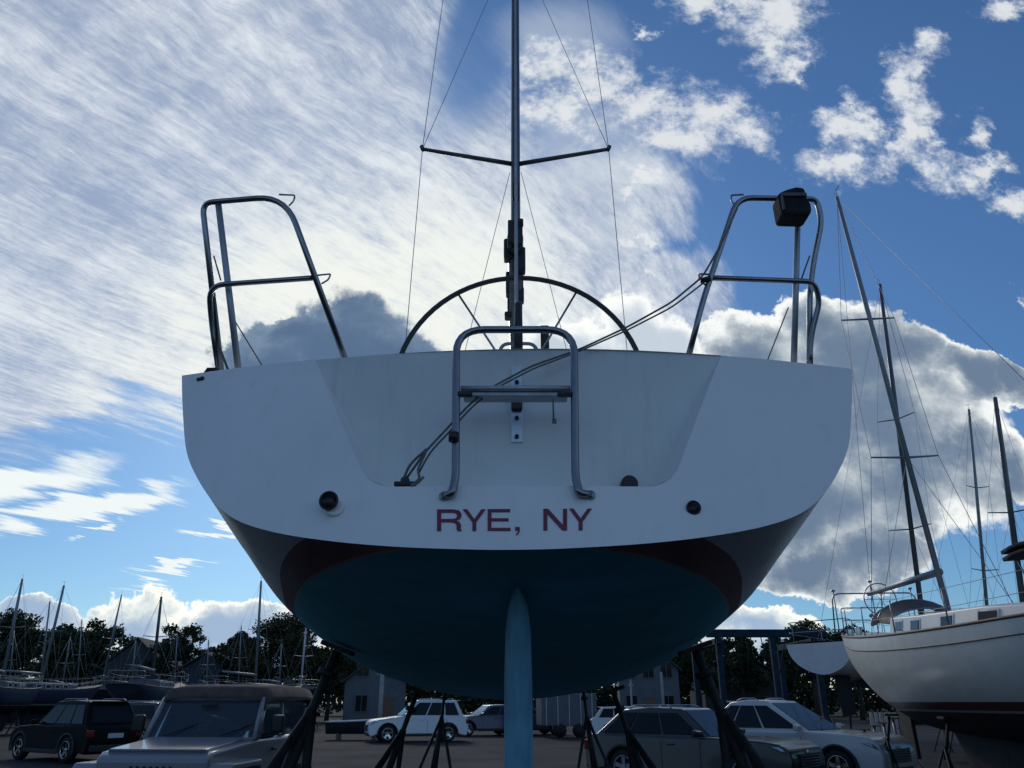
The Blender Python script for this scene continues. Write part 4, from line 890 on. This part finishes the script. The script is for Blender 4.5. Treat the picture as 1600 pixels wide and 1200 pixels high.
def mast_yacht(label, pb, top, Y, hd, mx, wl, fb, **k):
    """yacht placed so that its mast stands where the photo shows it"""
    a = radians(hd); tp = at(top[0], top[1], Y); zb = wl + curve_z(mx / k['Lh'], *fb) + .38
    bx = (pb - 800) / FPX * (Y * CP + (zb - CAM_H) * SP); w_ = Vector((tp.x - bx, 0)); ln_ = Vector((w_.x * cos(a), -w_.x * sin(a)))
    return yacht(label, (bx - cos(a) * mx, Y - sin(a) * mx, 0), a, wl=wl, fb=fb, mast=(mx, tp.z - zb, (ln_.x, ln_.y)), **k)
HB2 = hull_mat('white_hull_blue_bottom', (.80, .80, .80, 1), (.03, .05, .12, 1), (.5, .5, .5, 1), (.02, .05, .10, 1), 2.32, .05, .02)
y2_ = mast_yacht('small white yacht on stands left of the cream yacht, seen stern first', 1446, (1375, 445), 29.0, 39, 7.2, 2.32, (1.0, .95, 1.2), Lh=12, B=2.7, hm=HB2, stern=(.10, .15, .78), boom=3.6, spreads=((.28, .8), (.58, .75)), mastm='alu', mr=.09)
HB3 = hull_mat('white_hull_black_bottom', (.50, .52, .55, 1), (.02, .03, .10, 1), (.45, .45, .45, 1), (.02, .03, .05, 1), 1.6, .10, .03)
mast_yacht('yacht behind the cream one whose pale mast rises left of the rightmost mast', 1549, (1514, 640), 35, 100, 5.0, 2.0, (1.1, 1.0, 1.4), Lh=10, B=3.1, hm=HB3, boom=3.6, mastm='alug')
mast_yacht('yacht whose dark mast is the rightmost, behind the cream yacht and the black bimini', 1606, (1555, 622), 27, 60, 4.6, 2.2, (1.1, 1.0, 1.4), Lh=9.5, B=3.1, hm=HB3, boom=3.2, spreads=((.5, .7),), mastm='alu', mr=.1)
q = MB()
bp = at(1640, 842, 17.5)
bim = thing('powerboat', 'pale motor cruiser at the right edge with a black canvas bimini on a tube frame', 'motor cruiser', (bp.x + .6, 17.5, 0))
zt_ = bp.z; q = MB(); q.grid([[(-1.35 + i * .45, k * .35 - .7, zt_ - .02 * (k - 2) ** 2 - .05 * abs(i - 3) ** 1.5 * .3) for k in range(5)] for i in range(7)]); n_ = len(q.v); q.v += [(v[0], v[1], v[2] - .16) for v in q.v]; q.f += [tuple(i + n_ for i in f_) for f_ in q.f[:]]; q.m = [0] * len(q.f); q.sm = [True] * len(q.f); ob = q.build('bimini', M['canvas'], bim); so = ob.modifiers.new('s', 'SOLIDIFY'); so.thickness = .08
for x_ in (-1.1, 1.1):
    for yy_ in (-.65, .65):
        q = MB(); q.tube([(x_, yy_, zt_ - .1), (x_ * .7, yy_, zt_ - 1.35)], .018, 6); q.build('frame_tube', M['steel'], bim)
        q = MB(); q.tube([(x_ * .2, yy_, zt_ - .1), (x_ * .9, yy_, zt_ - 1.35)], .012, 6); q.build('frame_tube', M['steel'], bim)
q = MB(); q.prism([(-1.6, zt_ - 2.6), (-1.5, zt_ - 1.45), (1.2, zt_ - 1.3), (1.9, zt_ - 1.9), (2.6, zt_ - 2.6)], -1.1, 1.1); q.build('cabin', M['gel2'], bim, bevel=.08)
q = MB()
for s_ in (-1, 1): q.grid([[(lerp(-2.6, 4.0, i / 12), s_ * 1.5 * (1 - (max(0, i - 6) / 6) ** 2.2) * (.35 + .65 * (k / 6) ** .6) , lerp(1.0, zt_ - 2.55 + .25 * (i / 12) ** 2, k / 6)) for k in range(7)] for i in range(13)])
q.grid([[(lerp(-2.6, 4.0, i / 12), t_ * 1.5 * (1 - (max(0, i - 6) / 6) ** 2.2), zt_ - 2.56 + .25 * (i / 12) ** 2) for t_ in (-1, 0, 1)] for i in range(13)])
q.grid([[(-2.6, s_ * 1.5 * (.35 + .65 * (k / 6) ** .6), lerp(1.0, zt_ - 2.55, k / 6)) for k in range(7)] for s_ in (-1, 1)]); q.build('hull', HB3, bim)
q = MB()
for x_ in (-1.8, 1.5): q.box((x_, 0, .5), (.3, 1.6, 1.0))
q.build('blocking', M['wood'], bim)

# boats laid up behind the left cars: (mast-top photo x, y, distance, mast length, lean)
HL = [hull_mat('laid_up_hull_blue', (.055, .075, .11, 1), (.05, .02, .02, 1), (.4, .4, .4, 1), (.012, .02, .035, 1), 1.5, .1, .03), hull_mat('laid_up_hull_dark', (.03, .04, .07, 1), (.3, .3, .3, 1), (.4, .4, .4, 1), (.03, .015, .012, 1), 1.5, .08, .03), HB3]
LB = [(3, 35, 905, 46, 100, 'alug', 'at the left edge with the tallest grey mast'), (64, 100, 915, 50, 75, 'alug', 'left of the black SUV, its thick mast second from the left edge'), (62, 78, 940, 64, 60, 'alug', 'far back, its slim mast between the two tall left masts'),
      (158, 190, 930, 62, 120, 'alug', 'with the pale thin mast right above the black SUV'), (238, 252, 933, 44, 95, 'alu', 'whose dark mast stands left of the airy tree'), (399, 408, 908, 52, 70, 'alug', 'whose mast shows just left of the large hull'), (470, 478, 982, 60, 110, 'aluw', 'with a short white mast beneath the large hull')]
for i, (pb, px, py, Y, hd, mm, wh_) in enumerate(LB):
    mast_yacht(f'laid-up yacht {wh_}', pb, (px, py), Y, hd, 4.0, 1.5, (.95, .85, 1.2), Lh=9, B=2.8, hm=HL[i % 2], boom=3.2, spreads=((.52, .7),), mastm=mm, mr=.085 if Y < 55 else .07, deckm='gel3')

LB2 = [(14, 22, 985, 70, 80, 'slim mast low against the leftmost tree'), (96, 110, 995, 66, 100, 'slim mast right of the second tall mast'), (120, 128, 968, 74, 90, 'thin mast between the two dark left trees'),
       (205, 212, 1000, 68, 95, 'short thin mast left of the dark-masted yacht'), (272, 277, 990, 72, 85, 'slim mast in front of the airy tree'), (322, 326, 1000, 66, 100, 'slim mast left of the dome-shaped tree'), (372, 377, 978, 70, 90, 'slim mast at the edge of the dome-shaped tree'), (436, 440, 1005, 64, 80, 'slim mast in front of the dome-shaped tree')]
for i, (pb, px, py, Y, hd, wh_) in enumerate(LB2):
    mast_yacht(f'far laid-up yacht with a {wh_}', pb, (px, py), Y, hd, 3.6, 1.4, (.9, .8, 1.1), Lh=8, B=2.6, hm=HL[i % 2], boom=2.8, spreads=((.5, .6),), mastm='alug', mr=.055, deckm='gel3')

# ================================================================ travel lift, poles, houses, trailer, fence
blue = mat('blue_steel_paint', (.010, .030, .052, 1), .75, var=.5, nscale=3, spec=.2)
tl = thing('boat_lift', 'tall blue steel boat-lifting gantry on wheels right of the large hull', 'boat lift', (at(1190, 1050, 46).x, 46, 0))
hx = 2.9
for x_ in (-hx, 0.0, hx - .6):
    for y_ in ((-2.5, 3.5) if x_ else (-2.5,)):
        q = MB(); q.box((x_, y_, 2.75), (.30, .30, 4.4)); q.build('leg', blue, tl, bevel=.02)
for y_ in (-2.5,):
    q = MB(); q.box((-.3, y_, 5.1), (6.4, .36, .40)); q.build('cross_beam', blue, tl, bevel=.02)
for x_ in (-hx, hx - .6):
    q = MB(); q.box((x_, .5, 4.7), (.3, 6.6, .32)); q.build('side_beam', blue, tl, bevel=.02)
    for y_ in (-2.5, 3.5):
        q = MB(); q.disc((x_, y_, .5), .5, (1, 0, 0), .4, 20); q.build('wheel', M['rubber'], tl)
    for y_ in (-1.2, 1.8):
        q = MB(); q.tube([(x_ * .9, y_, 4.8), (x_ * .55, y_, 2.2)], .03, 6); q.build('sling', M['canvas'], tl)
for px, Y, top, rr, lb in ((598, 44, 1046, .13, 'pale wooden utility pole left of the white SUV'), (1033, 52, 1050, .09, 'slim pale post beside the far white house'), (985, 40, 1062, .05, 'thin pale post under the right side of the hull')):
    t_ = at(px, top, Y); p_ = thing('post', lb, 'pole', (t_.x, Y, 0)); q = MB(); q.tube([(0, 0, 0), (0, 0, t_.z)], [rr, rr * .85], 10); q.build('shaft', M['conc'], p_); q = MB(); q.box((0, 0, t_.z - .25), (.6 if rr > .1 else .2, .08, .08)); q.build('cross_arm', M['conc'], p_)
for k in range(9):
    q2 = MB(); q2.tube([(-hx + .3 + k * .68, -2.4, 4.9), (-hx + .3 + k * .68 + (.3 if k % 2 else -.2), -2.1, 3.4 - .3 * (k % 3))], .03, 5); q2.build('cable', M['iron'], tl)
slate = mat('grey_shingle_roof', (.05, .055, .06, 1), .9, var=.35, nscale=8, bump=.4)
def house(label, px, Y, w, d_, hwall, hroof, wallc, rz=0, wins=3, storeys=2):
    hs_ = thing('house', label, 'house', (at(px, 1098, Y).x, Y, 0), rz, 'houses beyond the lot')
    q = MB(); q.prism([(-w / 2, 0), (-w / 2, hwall), (0, hwall + hroof), (w / 2, hwall), (w / 2, 0)], -d_ / 2, d_ / 2); q.build('wall', wallc, hs_)
    for s_ in (-1, 1):
        q = MB(); a_ = Vector((s_ * (w / 2 + .35), 0, hwall - .35 * hroof / (w / 2) + .06)); b_ = Vector((0, 0, hwall + hroof + .06))
        q.prism([(a_.x, a_.z), (b_.x, b_.z), (b_.x, b_.z + .16), (a_.x, a_.z + .16)], -d_ / 2 - .35, d_ / 2 + .35); q.build('roof', slate, hs_)
    q = MB(); q.box((w * .2, d_ * .1, hwall + hroof * .9), (.7, .7, 1.4)); q.build('chimney', mat('brick', (.14, .06, .045, 1), .9, var=.3), hs_)
    for st in range(storeys):
        for k in range(wins):
            x_ = (k - (wins - 1) / 2) * w / (wins + .3); z_ = 1.6 + st * 2.7
            if st == 0 and k == wins // 2:
                q = MB(); q.box((x_, -d_ / 2 - .02, 1.05), (1.0, .08, 2.1)); q.build('door', M['teak'], hs_); continue
            q = MB(); q.box((x_, -d_ / 2 - .03, z_), (1.0, .08, 1.35)); f_ = q.build('window', M['gel3'], hs_)
            q = MB(); q.box((x_ - .24, -d_ / 2 - .075, z_), (.42, .02, 1.2)); q.box((x_ + .24, -d_ / 2 - .075, z_), (.42, .02, 1.2)); q.build('pane', M['glass'], f_)
    return hs_
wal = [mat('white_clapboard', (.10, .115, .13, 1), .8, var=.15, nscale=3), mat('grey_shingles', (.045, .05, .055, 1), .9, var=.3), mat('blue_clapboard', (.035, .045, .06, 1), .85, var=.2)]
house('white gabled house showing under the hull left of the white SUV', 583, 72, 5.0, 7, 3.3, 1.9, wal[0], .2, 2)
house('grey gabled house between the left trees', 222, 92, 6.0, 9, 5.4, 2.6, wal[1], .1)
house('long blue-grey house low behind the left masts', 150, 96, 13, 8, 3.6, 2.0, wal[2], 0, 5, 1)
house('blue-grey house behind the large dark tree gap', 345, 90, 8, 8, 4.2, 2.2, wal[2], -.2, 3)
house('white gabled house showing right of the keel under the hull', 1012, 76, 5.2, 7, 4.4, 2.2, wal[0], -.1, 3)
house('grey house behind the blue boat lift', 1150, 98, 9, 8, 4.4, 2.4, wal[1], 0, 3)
tr = thing('box_trailer', 'pale box trailer parked right of the rudder in the distance', 'trailer', (at(884, 1098, 44).x, 44, 0), .12)
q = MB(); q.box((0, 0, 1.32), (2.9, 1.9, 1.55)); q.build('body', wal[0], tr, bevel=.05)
for k in range(5):
    q = MB(); q.box((-1.2 + k * .6, -.957, 1.32), (.04, .02, 1.5)); q.build('rib', M['steel2'], tr)
for x_ in (-.5, .5):
    q = MB(); q.disc((x_, -.85, .33), .33, (0, 1, 0), .22, 18); q.build('wheel', M['rubber'], tr)
q = MB(); q.tube([(1.4, 0, .5), (2.5, 0, .45)], .05, 6); q.build('tow_bar', M['iron'], tr)
# white picket panel and pallets near the cream yacht's foot
pf = thing('picket_panel', 'small white slatted panel standing under the stern of the cream yacht', 'fence panel', (at(1380, 1120, 21.5).x, 21.5, 0), .1)
pz = at(1380, 1113, 21.5).z
for k in range(6):
    q = MB(); q.box((-.32 + k * .13, 0, pz / 2), (.085, .025, pz)); q.build('slat', M['aluw'], pf)
for z_ in (.35, pz - .3):
    q = MB(); q.box((0, .022, z_), (.75, .02, .07)); q.build('rail', M['aluw'], pf)
rnd = random.Random(3)
for k in range(5):
    Y = 18.5 + rnd.random() * 3; px = 1352 + k * 16; H_ = .6 + rnd.random() * .5
    x_ = at(px, 1150, Y).x
    pl = thing('spare_stand', f'empty dark tripod stand standing in the cluster under the cream yacht', 'boat stand', (x_, Y, 0), rnd.random() * 3, 'spare stands under the cream yacht')
    q = MB(); q.tube([(0, 0, H_ * .6), (0, 0, H_ + .2)], .03, 8); q.build('screw', M['steel2'], pl); q = MB(); q.box((0, 0, H_ + .22), (.22, .22, .03)); q.build('pad', M['wood'], pl)
    for a in (0, 2.1, 4.2):
        q = MB(); q.tube([(0, 0, H_ * .8), (.34 * cos(a), .34 * sin(a), .02)], .022, 6); q.build('leg', M['steel2'], pl)
# small covered dinghy on trestles left of the white SUV
dg = thing('dinghy', 'small navy dinghy with white rim lying left of the white SUV', 'dinghy', (at(562, 1098, 41).x, 41, 0), .05)
q = MB()
for s_ in (-1, 1): q.grid([[(lerp(-1.5, 1.5, i / 10), s_ * .6 * (1 - (max(0, i - 4) / 6) ** 2) * (.3 + .7 * (k / 5) ** .6), lerp(.25, .8 + .15 * (i / 10) ** 2, k / 5)) for k in range(6)] for i in range(11)])
q.build('hull', mat('dark_cover', (.02, .022, .03, 1), .8), dg); q = MB(); q.tube([(lerp(-1.5, 1.5, i / 10), -.6 * (1 - (max(0, i - 4) / 6) ** 2), .8 + .15 * (i / 10) ** 2) for i in range(11)] + [(lerp(-1.5, 1.5, i / 10), .6 * (1 - (max(0, i - 4) / 6) ** 2), .8 + .15 * (i / 10) ** 2) for i in range(10, -1, -1)], .04, 6); q.build('gunwale', M['aluw'], dg)
q = MB()
for x_ in (-.9, .8): q.box((x_, 0, .14), (.12, 1.0, .28))
q.build('trestle', M['wood'], dg)

# ================================================================ trees
def leafmat(name, a, b):
    m = mat(name, a, .75, col2=b, nscale=.9, spec=.25); p = m.node_tree.nodes['Principled BSDF']; return m
LM = [leafmat('dark_leaves', (.045, .062, .026, 1), (.022, .034, .014, 1)), leafmat('autumn_green_leaves', (.060, .060, .024, 1), (.028, .036, .014, 1))]
def tree(px, top, halfw, Y, label, seed, density=1.0, lm=0, shape='round', group='trees beyond the lot', gaps=0.0, base=.28):
    rd = random.Random(seed); tp = at(px, top, Y); Ht = tp.z; wid = (at(px + halfw, 1050, Y).x - at(px, 1050, Y).x)
    tr_ = thing('tree', label, 'tree', (tp.x, Y, 0), 0, group)
    q = MB(); tips = []
    zb_ = Ht * base; q.tube([(0, 0, 0), (.1, 0, zb_), (rd.uniform(-.4, .4), .1, Ht * .62), (rd.uniform(-.6, .6), 0, Ht * .88)], [Ht * .032, Ht * .024, Ht * .014, Ht * .004], 10)
    q.build('trunk', M['bark'], tr_)
    nb = 17
    for k in range(nb):
        a = k * 2.4 + rd.random(); f = .15 + .85 * (k + .5) / nb; z0 = lerp(zb_ * .8, Ht * .72, f); ln_ = wid * (.95 if f < .75 else .65) * rd.uniform(.55, 1.0)
        e = Vector((cos(a) * ln_, sin(a) * ln_ * .8, min(Ht * .93, z0 + ln_ * rd.uniform(.15, .55) + Ht * .06)))
        q = MB(); mid = Vector((e.x * .5, e.y * .5, lerp(z0, e.z, .38))); q.tube([(0, 0, z0), mid, e], [Ht * .011, Ht * .007, Ht * .002], 6); q.build('limb', M['bark'], tr_)
        tips += [(e, wid * rd.uniform(.24, .36)), (mid, wid * rd.uniform(.18, .28))]
    tips += [(Vector((rd.uniform(-.2, .2) * wid, rd.uniform(-.2, .2) * wid, Ht * .93)), wid * .28), (Vector((rd.uniform(-.4, .4) * wid, 0, Ht * .84)), wid * .30)]
    tips += [(Vector((rd.uniform(-.5, .5) * wid, rd.uniform(-.3, .3) * wid, Ht * z_)), wid * .34) for z_ in (.78, .72, .62, .55, .84)]
    tips += [(Vector((sx_ * wid * .38, 0, Ht * .87)), wid * .30) for sx_ in (-1, 1)]
    if gaps: tips = [t_ for t_ in tips if rd.random() > gaps]
    vs, fs = [], []
    for c_, r_ in tips:
        n = int(380 * density)
        for _ in range(n):
            v = Vector((rd.gauss(0, 1), rd.gauss(0, 1), rd.gauss(0, .75))); v = v.normalized() * r_ * (rd.random() ** .45) * (1 + .35 * noise.noise(Vector((v.x, v.y, v.z)) * 1.3 + c_))
            v.z *= .72; p_ = c_ + v
            if p_.z > Ht: p_.z = Ht - rd.random() * .3
            s_ = rd.uniform(.07, .20) * (Y / 90) ; n1 = Vector((rd.gauss(0, 1), rd.gauss(0, 1), rd.gauss(0, 1))).normalized(); n2 = n1.orthogonal().normalized(); n3 = n1.cross(n2)
            o_ = len(vs); vs += [p_ + n2 * s_, p_ + n3 * s_ * .7, p_ - n2 * s_ * .9, p_ - n3 * s_ * .8]; fs.append((o_, o_ + 1, o_ + 2, o_ + 3))
    q = MB(); q.add(vs, fs, smooth=False)
    me = bpy.data.meshes.new('crown'); me.from_pydata([tuple(v) for v in vs], [], fs); me.materials.append(LM[lm]); o = bpy.data.objects.new('crown', me); COL.objects.link(o); o.parent = tr_
    return tr_
tree(28, 950, 62, 92, 'broad dark round-topped tree at the left edge behind the masts', 1)
tree(112, 972, 50, 90, 'dark tree directly behind the black SUV', 2)
tree(165, 966, 52, 95, 'open-branched dark tree with ragged right side above the black SUV', 3, .8, gaps=.25)
tree(288, 964, 46, 88, 'airy tree with sky gaps standing alone above the off-roader', 4, .75, gaps=.35, base=.4)
tree(345, 1004, 36, 96, 'low tree between the airy tree and the big dark one', 5)
tree(447, 960, 74, 80, 'biggest dark dome-shaped tree left of the large hull', 6, 1.3, lm=1)
tree(385, 985, 40, 84, 'dark tree filling in left of the dome-shaped tree', 16, 1.1)
tree(520, 1005, 62, 82, 'dark tree half hidden below the left bilge of the hull', 7, 1.2, lm=1)
tree(1085, 1000, 60, 84, 'dark tree below the right bilge behind the right stand', 8, 1.2)
tree(1150, 988, 40, 92, 'dark tree behind the blue boat lift', 9)
tree(1258, 966, 52, 80, 'dark rounded tree above the small white yacht', 10, 1.0)
tree(1325, 975, 50, 86, 'tree partly hidden by the stern rail of the cream yacht', 11)
tree(1215, 992, 40, 95, 'low tree just right of the blue boat lift', 12)
rnd = random.Random(5)
hed = [(-40, 1010), (10, 1012), (60, 1014), (110, 1020), (160, 1024), (205, 1026), (255, 1018), (310, 1016), (350, 1018), (400, 1014), (475, 1020), (560, 1032), (625, 1046), (690, 1056), (755, 1060), (865, 1060), (930, 1054), (1050, 1036), (1120, 1018), (1170, 1012), (1215, 1014), (1280, 1020), (1350, 1024), (1430, 1030), (1510, 1030), (1600, 1030)]
rd = random.Random(11); vs, fs = [], []
for px, top in hed + [(x_ + 45, 1058) for x_ in range(-80, 1640, 60)]:
    Y = 108 + rd.random() * 8; tp = at(px, top, Y)
    for _ in range(900):
        v = Vector((rd.gauss(0, 1), rd.gauss(0, 1), rd.gauss(0, 1))).normalized() * rd.random() ** .4
        p_ = Vector((tp.x + v.x * 4.2, Y + v.y * 2.5, max(.1, tp.z * (.5 + .5 * v.z * (1 - .3 * noise.noise(Vector((v.x * 2, v.y * 2, px))))))))
        s_ = rd.uniform(.15, .38); n1 = Vector((rd.gauss(0, 1), rd.gauss(0, 1), rd.gauss(0, 1))).normalized(); n2 = n1.orthogonal().normalized(); n3 = n1.cross(n2)
        o_ = len(vs); vs += [p_ + n2 * s_, p_ + n3 * s_ * .7, p_ - n2 * s_ * .9, p_ - n3 * s_ * .8]; fs.append((o_, o_ + 1, o_ + 2, o_ + 3))
for k in range(110):                                          # belt carried on unseen round the yard, added to block the horizon glow
    a = radians(40 + 280 * k / 109); R_ = 112 + rd.random() * 10; h_ = rd.uniform(6, 11)
    for _ in range(220):
        v = Vector((rd.gauss(0, 1), rd.gauss(0, 1), rd.gauss(0, 1))).normalized() * rd.random() ** .4
        p_ = Vector((sin(a) * R_ + v.x * 4.5, cos(a) * R_ + v.y * 4.5, max(.1, h_ * (.5 + .5 * v.z))))
        s_ = rd.uniform(.6, 1.1); n1 = Vector((rd.gauss(0, 1), rd.gauss(0, 1), rd.gauss(0, 1))).normalized(); n2 = n1.orthogonal().normalized(); n3 = n1.cross(n2)
        o_ = len(vs); vs += [p_ + n2 * s_, p_ + n3 * s_ * .7, p_ - n2 * s_ * .9, p_ - n3 * s_ * .8]; fs.append((o_, o_ + 1, o_ + 2, o_ + 3))
me = bpy.data.meshes.new('far_wood'); me.from_pydata([tuple(v) for v in vs], [], fs); me.materials.append(LM[0]); o = bpy.data.objects.new('far_wood', me); COL.objects.link(o)
tag(o, 'low dark belt of far bushes and trees behind the boatyard', 'woodland', kind='stuff')
